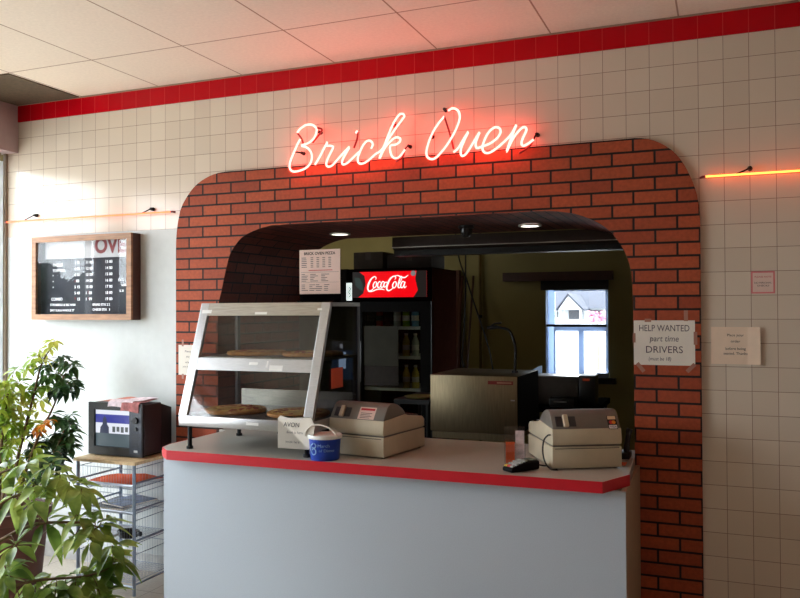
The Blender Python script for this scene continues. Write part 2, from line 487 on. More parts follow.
# ------------------------------------------------------------------ kitchen shell
KY = 4.0
kb = MB().box(-0.6, 2.584, KY, KY + 0.12, 0, ZC).box(3.195, 4.7, KY, KY + 0.12, 0, ZC).box(2.584, 3.195, KY, KY + 0.12, 1.795, ZC).box(2.584, 3.195, KY, KY + 0.12, 0, 0.92)
struct(kb.build('wall_back', m_olive, world=False))
struct(MB().box(-0.7, -0.6, 0.1, KY + .12, 0, ZC).build('wall_back_left', m_olive, world=False))
struct(MB().box(4.7, 4.8, 0.1, KY + .12, 0, ZC).build('wall_back_right', m_olive, world=False))
struct(MB().box(-0.7, 4.8, 0.1, KY + .12, ZC, ZC + 0.1).build('ceiling_back', m_kdark, world=False))
m_kframe = LEAF('vinyl_window_frame', (176, 190, 212), (184, 198, 220), (192, 206, 228), 0.5, 3)
w2f = MB().box(2.584, 2.592, KY - 0.004, KY + 0.09, 0.92, 1.795).box(2.592, 2.66, KY + 0.09, KY + 0.118, 0.92, 1.795).box(3.170, 3.195, KY + 0.02, KY + 0.10, 0.92, 1.795).box(2.66, 3.17, KY + 0.02, KY + 0.10, 1.765, 1.795).box(2.66, 3.17, KY + 0.02, KY + 0.10, 0.92, 0.945)
w2 = struct(w2f.build('window_2', m_kframe, world=False))
MB().box(2.584, 3.18, KY + 0.0, KY + 0.05, 1.41, 1.435).build('meeting_rail', m_blackm, w2, world=False)
MB().box(2.66, 3.17, KY + 0.03, KY + 0.08, 1.37, 1.41).box(2.905, 2.955, KY + 0.03, KY + 0.08, 0.945, 1.37).box(2.66, 2.675, KY + .03, KY + .08, .945, 1.37).build('window_sash', m_kframe, w2, world=False)
MB().box(2.66, 3.17, KY + 0.085, KY + 0.09, 0.945, 1.765).build('window_pane', m_glass, w2, world=False)
MB().box(2.54, 3.27, KY - 0.07, KY, 0.86, 0.915).build('window_sill', m_blackm, w2, world=False)

# ------------------------------------------------------------------ neon sign
def strokes_from(lst, y):
    return [(x, y, z) for x, z in lst]
NEON = {
'B':[(2.050,2.577),(2.072,2.599),(2.108,2.615),(2.143,2.613),(2.168,2.594),(2.170,2.566),(2.151,2.534),(2.118,2.513),(2.076,2.503),(2.107,2.492),(2.131,2.471),(2.142,2.441),(2.135,2.406),(2.112,2.381),(2.079,2.367),(2.040,2.361),(2.014,2.367),(2.001,2.389),(2.007,2.424),(2.030,2.471),(2.052,2.513),(2.069,2.540)],
'rick':[(2.161,2.390),(2.189,2.430),(2.216,2.474),(2.238,2.509),(2.233,2.489),(2.254,2.488),(2.274,2.479),(2.257,2.448),(2.237,2.411),(2.231,2.386),(2.243,2.374),(2.266,2.378),(2.296,2.405),(2.333,2.440),(2.371,2.471),(2.352,2.441),(2.333,2.411),(2.327,2.390),(2.335,2.379),(2.360,2.386),(2.396,2.414),(2.428,2.440)],
'c':[(2.500,2.451),(2.510,2.473),(2.500,2.492),(2.480,2.496),(2.457,2.479),(2.436,2.444),(2.422,2.407),(2.427,2.381),(2.453,2.376),(2.490,2.394),(2.526,2.421),(2.561,2.440),(2.602,2.496),(2.643,2.548),(2.678,2.589),(2.693,2.608),(2.683,2.621),(2.661,2.616),(2.631,2.577),(2.602,2.519),(2.577,2.461),(2.549,2.395)],
'k':[(2.549,2.395),(2.577,2.445),(2.612,2.481),(2.644,2.500),(2.667,2.493),(2.666,2.475),(2.642,2.462),(2.612,2.457),(2.614,2.420),(2.630,2.394),(2.657,2.392),(2.680,2.413),(2.696,2.432)],
'idot':[(2.409,2.543),(2.421,2.556)],
'O':[(2.915,2.586),(2.886,2.556),(2.856,2.516),(2.832,2.468),(2.817,2.419),(2.819,2.387),(2.839,2.371),(2.865,2.374),(2.899,2.403),(2.937,2.448),(2.974,2.506),(2.997,2.562),(2.995,2.598),(2.978,2.618),(2.957,2.623),(2.936,2.613)],
'ven':[(2.964,2.397),(2.986,2.412),(3.013,2.451),(3.044,2.495),(3.024,2.456),(3.005,2.413),(3.004,2.382),(3.017,2.374),(3.039,2.392),(3.071,2.439),(3.104,2.488),(3.089,2.455),(3.082,2.425),(3.091,2.408),(3.119,2.415),(3.156,2.425),(3.193,2.448),(3.213,2.478),(3.205,2.500),(3.181,2.504),(3.152,2.484),(3.129,2.445),(3.118,2.408),(3.128,2.384),(3.153,2.379),(3.188,2.396),(3.228,2.426),(3.265,2.460),(3.294,2.508)],
'n':[(3.294,2.508),(3.278,2.470),(3.258,2.419),(3.243,2.376),(3.264,2.419),(3.291,2.460),(3.323,2.490),(3.340,2.490),(3.344,2.474),(3.329,2.444),(3.319,2.414),(3.329,2.400),(3.353,2.409),(3.381,2.427)]}
NR = 0.0062
def neon_word(keys):
    b = MB()
    for k in keys: b.tube(catmull(strokes_from(NEON[k], -0.075), 4), NR, 8)
    return b
sg = thing('neon_sign', 'lit red and white neon script sign spelling Brick Oven above the brick arch', 'neon sign', (2.7, -0.075, 2.36))
neon_word(['B', 'rick', 'c', 'k', 'idot']).build('neon_word', m_neon, sg, smooth='all')
neon_word(['O', 'ven', 'n']).build('neon_word', m_neon, sg, smooth='all')
for (x, z), (xe, ze) in (((2.697, 2.460), (2.696, 2.436)), ((2.052, 2.473), (2.034, 2.471)), ((2.161, 2.582), (2.168, 2.58)), ((2.607, 2.581), (2.64, 2.58)),
             ((2.899, 2.636), (2.936, 2.613)), ((3.385, 2.463), (3.381, 2.43)), ((2.825, 2.502), (2.848, 2.50))):
    b = MB().cyl((x, -0.001, z), (x, -0.03, z), 0.011, 12, 0.008)
    b.tube([(x, -0.028, z), ((x + xe) / 2, -0.055, (z + ze) / 2), (xe, -0.072, ze)], 0.0045, 8)
    b.build('tube_support', m_blackm, sg, smooth=40)
# blacked-out tube returns behind the letters
for pts in ([(2.050, -.075, 2.577), (2.062, -.05, 2.55), (2.075, -.05, 2.52)], [(2.421, -.07, 2.556), (2.405, -.045, 2.52), (2.385, -.045, 2.47)],
            [(2.915, -.075, 2.586), (2.935, -.045, 2.50), (2.955, -.045, 2.42)], [(3.381, -.075, 2.427), (3.35, -.045, 2.40), (3.30, -.04, 2.372)],
            [(2.696, -.075, 2.432), (2.67, -.045, 2.40), (2.63, -.04, 2.38)], [(2.168, -.075, 2.594), (2.19, -.045, 2.585), (2.13, -.045, 2.52)]):
    MB().tube(catmull(pts, 4), 0.0055, 8).build('painted_out_tube', m_deadtube, sg, smooth='all')

def neon_bar(name, label, x0, x1, z0, z1, sups, mat):
    t = thing(name, label, 'neon tube', ((x0 + x1) / 2, -0.045, min(z0, z1)), 0)
    pts = [(x0, -0.045, z0), (x1, -0.045, z1)]
    MB().tube(pts, 0.0048, 10).build('neon_tube', mat, t, smooth='all')
    for s in (0, 1):
        x = (x0, x1)[s]; z = (z0, z1)[s]; d = 1 if s else -1
        MB().tube([(x, -0.045, z), (x + d * 0.012, -0.045, z), (x + d * 0.022, -0.03, z - 0.002)], 0.0058, 10).build('end_cap', m_deadtube, t, smooth=40)
    for x, z in sups:
        b = MB().cyl((x, -0.001, z), (x, -0.028, z), 0.012, 12, 0.008).tube([(x, -0.026, z), (x - 0.02, -0.036, z - 0.012), (x - 0.06, -0.044, z - 0.03)], 0.004, 8)
        b.build('tube_support', m_blackm, t, smooth=40)
neon_bar('neon_bar', 'lit orange neon tube on the wall above the menu board', -0.165, 1.165, 2.181, 2.184, [(0.055, 2.219), (1.0, 2.212)], m_neonbar_dim)
neon_bar('neon_bar', 'lit orange neon tube on the tiled wall right of the brick arch', 4.172, 5.3, 2.195, 2.196, [(4.36, 2.226), (5.2, 2.226)], m_neonbar)

# ------------------------------------------------------------------ counter
CT = 0.89
cb = thing('service_counter', 'pale grey panelled counter base under the red-edged worktop', 'counter', (2.7, -0.3, 0))
box('front_panel', 1.572, 3.868, -0.62, -0.60, 0.0, CT - 0.046, m_counter, cb)
box('side_panel', 3.848, 3.868, -0.599, -0.021, 0.0, CT - 0.046, m_counterside, cb)['label'] = 'beige right end panel'
box('side_panel', 1.572, 1.592, -0.599, -0.021, 0.0, CT - 0.046, m_counter, cb)
box('back_frame', 1.60, 3.82, 0.06, 0.08, 0.0, CT - 0.046, m_counterside, cb)
top_poly = [(1.655, -0.70), (3.785, -0.672), (3.868, -0.485), (3.846, -0.022), (3.843, 0.12), (1.492, 0.12), (1.492, -0.021), (1.548, -0.022), (1.548, -0.54), (1.575, -0.63)]
ct = thing('countertop', 'beige laminate countertop with red front edging, ending inside the arch', 'countertop', (2.7, -0.3, CT - 0.045))
MB().prism_z(top_poly, CT - 0.045, CT).build('worktop', m_top, ct)
ed = MB()
el = [(1.548, -0.30), (1.548, -0.54), (1.575, -0.63), (1.655, -0.70), (3.785, -0.672), (3.868, -0.485)]
off = []
for i, p in enumerate(el):
    a = Vector(el[max(i - 1, 0)]); b_ = Vector(el[min(i + 1, len(el) - 1)]); t = (b_ - a).normalized()
    off.append((p[0] + t.y * 0.004, p[1] - t.x * 0.004))
for i in range(len(el) - 1):
    a, b_, c, d = el[i], el[i + 1], off[i + 1], off[i]
    ed.hexa([(*d, CT - 0.046), (*c, CT - 0.046), (*b_, CT - 0.046), (*a, CT - 0.046), (*d, CT + 0.0005), (*c, CT + 0.0005), (*b_, CT + 0.0005), (*a, CT + 0.0005)])
ed.build('red_edging', m_edge, ct)

# ------------------------------------------------------------------ heated display case
WX0, WX1, WYB = 1.690, 2.452, -0.12
WZ0, WZ1 = 1.062, 1.627
def Yf(z): return -0.655 + (z - WZ0) / (WZ1 - WZ0) * 0.195
wm = thing('food_warmer_case', 'two-tier aluminium heated display case with slanted glass front holding pizzas on the counter', 'display case', (2.08, -0.39, CT))
def sbox(x0, x1, z0, z1, t, o=0.0):
    b = MB()
    b.hexa([(x0, Yf(z0) + o, z0), (x1, Yf(z0) + o, z0), (x1, Yf(z0) + t + o, z0), (x0, Yf(z0) + t + o, z0), (x0, Yf(z1) + o, z1), (x1, Yf(z1) + o, z1), (x1, Yf(z1) + t + o, z1), (x0, Yf(z1) + t + o, z1)])
    return b
box('base', WX0, WX1, -0.655, WYB, 1.009, WZ0, m_alu, wm, 0.004)
for x in (WX0 + 0.04, WX1 - 0.05):
    for y in (-0.615, -0.17):
        MB().lathe([(0, 0), (0.017, 0), (0.017, 0.012), (0.011, 0.016), (0.011, 0.1185), (0, 0.1185)], (x, y, CT + 0.0003)).build('leg', m_blackm, wm, smooth=40)
sbox(WX0, WX0 + 0.05, WZ0, WZ1, 0.022).bevel(0.002).build('front_post', m_alu, wm)
sbox(WX1 - 0.05, WX1, WZ0, WZ1, 0.022).bevel(0.002).build('front_post', m_alu, wm)
sbox(WX0 + 0.05, WX1 - 0.05, 1.562, WZ1, 0.024).build('header_panel', m_steel, wm)
sbox(WX0 + 0.05, WX1 - 0.05, 1.287, 1.347, 0.024).build('middle_rail', m_alu, wm)
sbox(WX0 + 0.05, WX1 - 0.05, WZ0, 1.287, 0.005, 0.010).build('front_glass', m_warmglass, wm)
sbox(WX0 + 0.05, WX1 - 0.05, 1.347, 1.562, 0.005, 0.010).build('front_glass', m_warmglass, wm)
box('top_panel', WX0, WX1, Yf(WZ1) + 0.024, WYB, 1.607, WZ1, m_steel, wm)
box('shelf', WX0 + 0.012, WX1 - 0.012, -0.535, WYB - 0.01, 1.340, 1.352, m_steel, wm)
box('rear_post', WX0, WX0 + 0.016, WYB - 0.03, WYB, WZ0, 1.607, m_dgrey, wm)
box('rear_post', WX1 - 0.03, WX1, WYB - 0.03, WYB, WZ0, 1.607, m_dgrey, wm)
box('rear_panel', WX0 + 0.03, WX1 - 0.03, WYB - 0.014, WYB - 0.006, WZ0, 1.15, m_steel, wm)
for x, mt in ((WX0 + 0.004, m_warmglass), (WX1 - 0.010, m_tint)):
    MB().prism_x([(Yf(WZ0) + 0.022, WZ0), (Yf(1.607) + 0.022, 1.607), (WYB - 0.03, 1.607), (WYB - 0.03, WZ0)], x, x + 0.005).build('side_glass', mt, wm)
for zz in (1.60, 1.333):
    MB().cyl((WX0 + 0.06, -0.33, zz - 0.012), (WX1 - 0.06, -0.33, zz - 0.012), 0.008, 10).build('heat_strip', m_dgrey, wm, smooth=40)
# stickers on the case front
def splate(x0, x1, z0, z1, mt, name, o=-0.0006):
    return sbox(x0, x1, z0, z1, 0.0005, o).build(name, mt, wm)
for x0, x1, z0, z1 in ((2.03, 2.10, 1.568, 1.580), (1.704, 1.764, 1.574, 1.592), (2.385, 2.41, 1.588, 1.598), (2.05, 2.10, 1.318, 1.330), (2.15, 2.16, 1.307, 1.338), (2.17, 2.245, 1.292, 1.318)):
    splate(x0, x1, z0, z1, m_white, 'sticker')
box('sticker', 2.09, 2.16, -0.6562, -0.6552, 1.032, 1.046, m_white, wm)
for x in (2.205,):
    g = MB()
    for i in range(12): g.box(2.17 + i * 0.012, 2.176 + i * 0.012, -0.50, -0.49, 0.972, 1.0085)
    g.build('vent_fins', m_dgrey, wm)

# pizzas on pans
def make_pizza(name, label, loc, rz, seed):
    rnd = random.Random(seed)
    t = thing(name, label, 'pizza', loc, rz, 'pizzas in the display case')
    n = 40
    prof = [(0, 0), (0.150, 0), (0.158, 0.006), (0.156, 0.016), (0.148, 0.020), (0.138, 0.014), (0, 0.013)]
    MB().lathe(prof, n=n).build('crust', m_crust, t, world=False, smooth='all')
    c = MB().lathe([(0.142, 0.0135), (0.136, 0.0175), (0.07, 0.0185), (0, 0.018)], n=n)
    for v in c.bm.verts: v.co.z += rnd.uniform(-0.0012, 0.0018)
    c.build('cheese', m_cheese, t, world=False, smooth='all')
    tp = MB()
    for i in range(26):
        a = rnd.uniform(0, 2 * PI); r = 0.125 * math.sqrt(rnd.random()); s = rnd.uniform(0.010, 0.016)
        tp.lathe([(s, 0), (s, 0.003), (s * 0.7, 0.0045), (0, 0.004)], (r * math.cos(a), r * math.sin(a), 0.0172), 10)
    tp.build('topping', m_topping, t, world=False, smooth=50)['kind'] = 'stuff'
    return t
def make_pan(label, loc):
    p = MB().lathe([(0, 0), (0.164, 0), (0.167, 0.001), (0.164, 0.002), (0, 0.002)], loc, 36).build('pizza_pan', m_pan, None, smooth=50)
    return tag(p, label, 'pan', 'pizza pans in the display case')
zlo, zup = WZ0 + 0.0005, 1.3525
spots = [((1.898, -0.455, zlo), 'left pizza on the lower tier of the glass display case', 'metal pan under the lower left pizza in the display case'),
         ((2.268, -0.455, zlo), 'right pizza on the lower tier of the glass display case, behind the white card', 'metal pan under the lower right pizza in the display case'),
         ((1.948, -0.33, zup), 'left pizza on the upper shelf of the glass display case', 'metal pan under the upper left pizza in the display case'),
         ((2.282, -0.33, zup), 'right pizza on the upper shelf of the glass display case', 'metal pan under the upper right pizza in the display case')]
first = pan0 = None
for i, (l, lab, plab) in enumerate(spots):
    pl = (l[0], l[1], l[2] + 0.0022)
    if i == 0:
        pan0 = make_pan(plab, l); first = make_pizza('pizza', lab, pl, 0.0, 3)
    else:
        p = copy_tree(pan0); p.location = l; p['label'] = plab
        q = copy_tree(first); q.location = pl; q.rotation_euler.z = 1.3 * i; q['label'] = lab

# price sheet in a holder on the case
ps = thing('price_sheet', 'pinkish printed pizza price sheet standing in a dark holder on top of the display case', 'price list', (2.222, -0.14, WZ1))
box('holder_base', 2.11, 2.335, -0.19, -0.125, WZ1 + 0.0003, WZ1 + 0.012, M('holder_black', (10, 9, 9), 0.8, spec=0.0), ps)
box('holder_back', 2.10, 2.345, -0.138, -0.132, WZ1 + 0.012, 1.915, M('holder_back_black', (10, 9, 9), 0.8, spec=0.0), ps)
sh = box('sheet', 2.099, 2.346, -0.1405, -0.1385, 1.676, 1.916, m_paper_pink, ps)
yy = -0.1412
lines = [('BRICK OVEN PIZZA', 0.021, (2.222, yy, 1.888), dict(width=0.19, bold=0.0006))]
lettering(lines, m_ink, sh, 'heading')
rb = MB()
rnd = random.Random(5)
for r in range(6):
    z = 1.874 - r * 0.010
    rb.box(2.112, 2.112 + rnd.uniform(.02, .034), yy, yy + .0004, z - 0.004, z)
    for c in range(4): rb.box(2.168 + c * 0.036, 2.184 + c * 0.036, yy, yy + .0004, z - 0.004, z)
for r in range(5):
    z = 1.784 - r * 0.009
    for x0 in (2.112, 2.165, 2.232): rb.box(x0, x0 + rnd.uniform(.02, .05), yy, yy + .0004, z - 0.0035, z)
for r in range(4):
    z = 1.727 - r * 0.010
    for x0 in (2.112, 2.160, 2.20, 2.25): rb.box(x0, x0 + rnd.uniform(.018, .04), yy, yy + .0004, z - 0.0035, z)
rb.box(2.108, 2.338, yy, yy + .0004, 1.793, 1.7945).box(2.108, 2.338, yy, yy + .0004, 1.738, 1.739).build('price_rows', m_grey_ink, sh)
MB().box(2.155, 2.30, yy, yy + .0004, 1.802, 1.806).build('red_line', m_red_ink, sh)

# screen behind the case
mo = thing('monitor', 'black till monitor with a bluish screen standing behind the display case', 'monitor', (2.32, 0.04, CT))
box('stand', 2.26, 2.38, -0.02, 0.09, CT + .0003, CT + 0.02, m_black, mo, 0.003)
box('neck', 2.30, 2.34, 0.03, 0.05, CT + 0.02, 1.22, m_black, mo)
box('housing', 2.205, 2.385, 0.01, 0.04, 1.19, 1.415, m_black, mo, 0.004)
box('screen', 2.215, 2.372, 0.008, 0.0095, 1.205, 1.365, EM('screen_blue', (52, 84, 118), 0.28), mo)
box('window_reflection', 2.262, 2.306, 0.0068, 0.0076, 1.265, 1.356, EM('reflection_glow', (190, 220, 250), 0.9), mo)  # window reflection painted on as a pale glowing patch
box('status_light', 2.268, 2.286, 0.0085, 0.0096, 1.378, 1.40, EM('led_white', (200, 205, 210), 0.7), mo)
tag(MB().box(2.4525, 2.4532, -0.46, -0.33, 1.20, 1.30).build('sticky_note', m_orangep), 'orange paper note stuck on the right end glass of the display case', 'note')

# card leaning on the case
cz0 = CT + 0.043
av = thing('small_card', 'white hand-lettered card reading AVON hanging on the lower front bar of the display case', 'card sign', (2.36, -0.657, cz0))
cx0, cx1, cy0 = 2.268, 2.468, -0.6562
cp = MB()
pts = [(cx0 + 0.002, cy0 - .004, cz0), (cx1 - 0.030, cy0 - .004, cz0 + .002), (cx1 - .012, cy0 - .002, cz0 + 0.045), (cx1, cy0, cz0 + 0.115), (cx1 - 0.022, cy0, cz0 + 0.152), (cx0 + 0.012, cy0, cz0 + 0.155), (cx0, cy0, cz0 + 0.140)]
f = cp.face(pts); bmesh.ops.solidify(cp.bm, geom=[f], thickness=0.0008)
cd = cp.build('card', m_paper, av)
lettering([('AVON', 0.030, (2.345, cy0 - 0.0055, cz0 + 0.104), dict(shear=0.1))], m_ink, cd)
lettering([('Book is here', 0.017, (2.362, cy0 - 0.0055, cz0 + 0.073), dict(shear=0.15)), ('inside here', 0.017, (2.35, cy0 - 0.0055, cz0 + 0.028), dict(shear=0.15))], m_grey_ink, cd)

# ------------------------------------------------------------------ collection pail
pl = thing('collection_pail', 'small blue donation pail with white lid and raised white handle on the counter edge', 'pail', (2.503, -0.624, CT))
pl_s = 0.93
MB().lathe([(0, 0.0003), (0.062, 0.0003), (0.064, 0.004), (0.071, 0.112), (0.066, 0.112), (0.06, 0.006), (0, 0.006)]).build('tub', m_blue, pl, world=False, smooth=45)
MB().lathe([(0.069, 0.108), (0.076, 0.108), (0.077, 0.122), (0.073, 0.127), (0.066, 0.125), (0.064, 0.122), (0, 0.122)]).build('lid', m_white, pl, world=False, smooth=45)
hd = [(0.077 * math.cos(a) * 1.0, -0.036, 0.118 + 0.058 * math.sin(a)) for a in [PI * k / 14 for k in range(15)]]
hd = [(x - 0.012 * math.sin(PI * k / 14), y, z) for k, (x, y, z) in enumerate(hd)]
MB().tube(hd, 0.0035, 8).build('handle', m_paper, pl, world=False, smooth='all')
lg = MB()
def wrap(u, v, r=0.0705):  # onto the tub facing the camera side
    a = -PI / 2 + 0.42 + u / r
    rr = 0.0645 + 0.007 * v / 0.112 + 0.0008
    return (rr * math.cos(a), rr * math.sin(a), v)
for ring_ in ([(-0.052, 0.088), (-0.068, 0.075), (-0.07, 0.05), (-0.058, 0.032), (-0.042, 0.038), (-0.040, 0.055), (-0.052, 0.063), (-0.060, 0.055)], [(-0.046, 0.090), (-0.038, 0.078), (-0.045, 0.066), (-0.057, 0.068)]):
    lg.tube([wrap(p.x, p.y) for p in catmull([(u, v, 0) for u, v in ring_], 4)], 0.0031, 6)
lg.build('pail_emblem', m_lightblue, pl, world=False)
tb = MB()
def wraptext(body, size, u0, v0):
    t = MB(); text_mesh(t.bm, body, size, (0, 0, 0), (1, 0, 0), (0, 1, 0), align='LEFT')
    bmesh.ops.subdivide_edges(t.bm, edges=t.bm.edges, cuts=1)
    mp = {}
    for v in t.bm.verts: mp[v] = tb.bm.verts.new(wrap(u0 + v.co.x, v0 + v.co.y))
    for f in t.bm.faces: tb.bm.faces.new([mp[v] for v in f.verts])
    t.bm.free()
wraptext('March', 0.022, -0.030, 0.070); wraptext('of Dimes', 0.020, -0.024, 0.047)
tb.build('lettering', m_lightblue, pl, world=False)

pl.scale = (1.06, 1.06, pl_s)

# ------------------------------------------------------------------ cash registers
def make_register(name, label, loc, rz):
    t = thing(name, label, 'cash register', loc, rz, 'cash registers on the counter')
    w = 0.312
    b = MB().box(0, w, 0, 0.40, 0.006, 0.098).bevel(0.004); dr = b.build('cash_drawer', m_beige, t, world=False, smooth=40)
    box('drawer_seam', 0.012, w - 0.012, -0.0012, 0.002, 0.090, 0.0925, m_dgrey, dr, world=False)
    for x in (0.02, w - 0.02):
        for y in (0.03, 0.37): MB().cyl((x, y, 0.0003), (x, y, 0.007), 0.010, 10).build('foot', m_black, t, world=False)
    MB().prism_x([(0.012, 0.098), (0.39, 0.098), (0.39, 0.106), (0.012, 0.106)], 0.006, w - 0.006).build('seam_band', m_hood, t, world=False)
    MB().prism_x([(0.002, 0.106), (-0.004, 0.125), (0.004, 0.176), (0.21, 0.188), (0.235, 0.180), (0.375, 0.160), (0.397, 0.144), (0.397, 0.106)], 0, w).bevel(0.004).build('body', m_beige, t, world=False, smooth=40)
    hood = MB().prism_x([(0.005, 0.1755), (0.043, 0.234), (0.058, 0.246), (0.080, 0.251), (0.110, 0.249), (0.145, 0.238), (0.185, 0.215), (0.215, 0.1885)], 0.003, w - 0.003).bevel(0.003).build('printer_hood', m_hood, t, world=False, smooth=50)
    # recessed customer display: two dark windows either side of a ridge
    s0 = Vector((0, 0.005, 0.1755)); s1 = Vector((0, 0.043, 0.234)); up = (s1 - s0).normalized(); nm = Vector((0, -up.z, up.y))
    def slab(x0, x1, a0, a1, n0, n1):
        q = []
        for n in (n0, n1):
            for (x, a) in ((x0, a0), (x1, a0), (x1, a1), (x0, a1)):
                p = s0 + up * a + nm * n; q.append((x, p.y, p.z))
        b = MB(); b.hexa(q); return b
    slab(0.022, 0.052, 0.012, 0.060, -0.002, 0.0012).build('display_window', m_dgrey, hood, world=False)
    slab(0.080, 0.112, 0.012, 0.060, -0.002, 0.0012).build('display_window', m_dgrey, hood, world=False)
    slab(0.055, 0.077, 0.008, 0.066, -0.002, 0.014).bevel(0.004).build('display_ridge', m_beige, hood, world=False)
    kb = MB()
    for r in range(4):
        for c in range(8):
            kb.box(0.03 + c * 0.034, 0.056 + c * 0.034, 0.245 + r * 0.03, 0.268 + r * 0.03, 0.160 - r * 0.0047, 0.185 - r * 0.0047)
    kb.build('keypad', m_dgrey, t, world=False)
    return t, hood, slab, up
r1, h1, slab, upv = make_register('cash_register', 'beige cash register behind the blue pail with a paper label on its grey hood', (2.458, -0.494, CT), math.radians(-8.5))
r2 = copy_tree(r1); r2.location = (3.550, -0.508, CT); r2.rotation_euler.z = math.radians(28)
r2['label'] = 'beige cash register at the right end of the counter with card stickers on its hood'
h2 = [c for c in r2.children if c.name.startswith('printer_hood')][0]
lb = slab(0.160, 0.252, 0.004, 0.067, 0.0005, 0.0015).build('paper_label', m_paper_pink, h1, world=False)
slab(0.167, 0.245, 0.050, 0.061, 0.0016, 0.0019).build('label_heading', m_red_ink, lb, world=False)
lb2 = MB()
for i in range(4): 
    s = slab(0.172, 0.236 - 0.01 * (i % 2), 0.034 - i * 0.008, 0.037 - i * 0.008, 0.0016, 0.0019); me_ = bpy.data.meshes.new('x'); s.bm.to_mesh(me_); s.bm.free(); lb2.bm.from_mesh(me_); bpy.data.meshes.remove(me_)
lb2.build('label_lines', m_grey_ink, lb, world=False)
st = slab(0.255, 0.297, -0.004, 0.060, 0.0005, 0.0015).build('card_sticker', m_ink, h2, world=False)
slab(0.258, 0.294, 0.042, 0.058, 0.0016, 0.0019).build('sticker_panel', M('cream_print', (236, 210, 170), 0.5), st, world=False)
slab(0.258, 0.294, -0.002, 0.015, 0.0016, 0.0019).build('sticker_panel', m_white, st, world=False)
s0 = Vector((0, 0.005, 0.1755)); nmv = Vector((0, -upv.z, upv.y))
for cx, mt in ((0.2705, M('print_red', (215, 40, 36), 0.5)), (0.2825, M('print_orange', (244, 150, 40), 0.5))):
    d = MB(); c = s0 + upv * 0.028 + nmv * (0.0019 if cx < .28 else 0.0022)
    d.face([(cx + 0.0088 * math.cos(2 * PI * k / 20), c.y + upv.y * 0.0088 * math.sin(2 * PI * k / 20), c.z + upv.z * 0.0088 * math.sin(2 * PI * k / 20)) for k in range(20)])
    d.build('sticker_disc', mt, st, world=False)
o_ = s0 + upv * 0.0015 + nmv * 0.0023
lettering([('VISA', 0.014, (0.276, o_.y, o_.z), dict(width=0.029, shear=0.2))], M('print_blue', (30, 50, 130), 0.5), st, rt=RX, up=upv, world=False)
cable = [(-0.002, 0.02, 0.150), (-0.012, 0.03, 0.146), (-0.022, 0.055, 0.12), (-0.026, 0.06, 0.07), (-0.02, 0.04, 0.025), (-0.008, 0.0, 0.006), (0.02, -0.012, 0.004)]
MB().tube(catmull(cable, 5), 0.0035, 8).build('cable', m_black, r2, world=False, smooth='all')

# card terminal
tm = thing('card_terminal', 'black handheld card terminal lying on the counter left of the right cash register', 'card reader', (3.420, -0.560, CT), math.radians(-36))
b = MB().prism_x([(-0.075, 0.001), (0.085, 0.001), (0.085, 0.040), (0.03, 0.045), (-0.075, 0.020)], -0.033, 0.033).bevel(0.008, 3)
body = b.build('case', M('terminal_black', (14, 14, 15), 0.7, spec=0.15), tm, world=False, smooth=45)
box('screen', -0.026, 0.026, 0.034, 0.074, 0.0415, 0.0445, M('lcd', (110, 130, 120), 0.2), tm, world=False)
kc = [M('key_grey', (170, 170, 165), 0.5), M('key_yellow', (220, 180, 60), 0.5), M('key_red', (200, 50, 40), 0.5)]
for r in range(4):
    for c in range(3):
        zt = 0.0225 + (r * 0.024 + 0.012) * 0.238
        o = MB().box(-0.027 + c * 0.019, -0.012 + c * 0.019, -0.066 + r * 0.023, -0.051 + r * 0.023, zt - 0.006, zt + 0.004).build('key', kc[0] if r else kc[(c + 1) % 3], tm, world=False)
MB().tube(catmull([(0.0, 0.085, 0.02), (0.0, 0.11, 0.012), (0.004, 0.14, 0.006), (-0.01, 0.18, 0.005)], 5), 0.0035, 8).build('cord', m_black, tm, world=False, smooth='all')
# clear leaflet holder
lh = thing('leaflet_holder', 'clear plastic leaflet holder with orange and white leaflets beside the right cash register', 'leaflet holder', (3.362, -0.42, CT), math.radians(20))
m_acr = GLASS('clear_acrylic', tint=(0.97, 0.97, 0.97), fac=0.06)
MB().box(-0.047, 0.047, -0.02, 0.022, 0.0005, 0.004).box(-0.047, 0.047, 0.018, 0.021, 0.004, 0.165).box(-0.047, -0.045, -0.02, 0.018, 0.004, 0.10).box(0.045, 0.047, -0.02, 0.018, 0.004, 0.10).box(-0.047, 0.047, -0.022, -0.020, 0.0005, 0.09).build('acrylic_pocket', m_acr, lh, world=False)
ol = MB().box(-0.042, -0.002, -0.012, -0.010, 0.0045, 0.10).build('leaflet', m_orangep); tag(ol, 'orange leaflet in the clear holder on the counter', 'leaflet'); ol.location = (0, 0, 0)
wlf = MB().box(0.002, 0.042, -0.008, -0.006, 0.0045, 0.15).build('leaflet', m_newsprint); tag(wlf, 'white and pink leaflet in the clear holder on the counter', 'leaflet')
Rm = Matrix.Rotation(math.radians(20), 4, 'Z')
for o, lx, ly in ((ol, -0.022, -0.011), (wlf, 0.022, -0.007)):
    p = Rm @ Vector((lx, ly, 0)); o.location = (3.362 + p.x, -0.42 + p.y, CT + 0.0045); o.rotation_euler.z = math.radians(20)
pbx = MB().box(0.006, 0.040, -0.0088, -0.0082, 0.02, 0.05).box(0.006, 0.036, -0.0088, -0.0082, 0.09, 0.10)
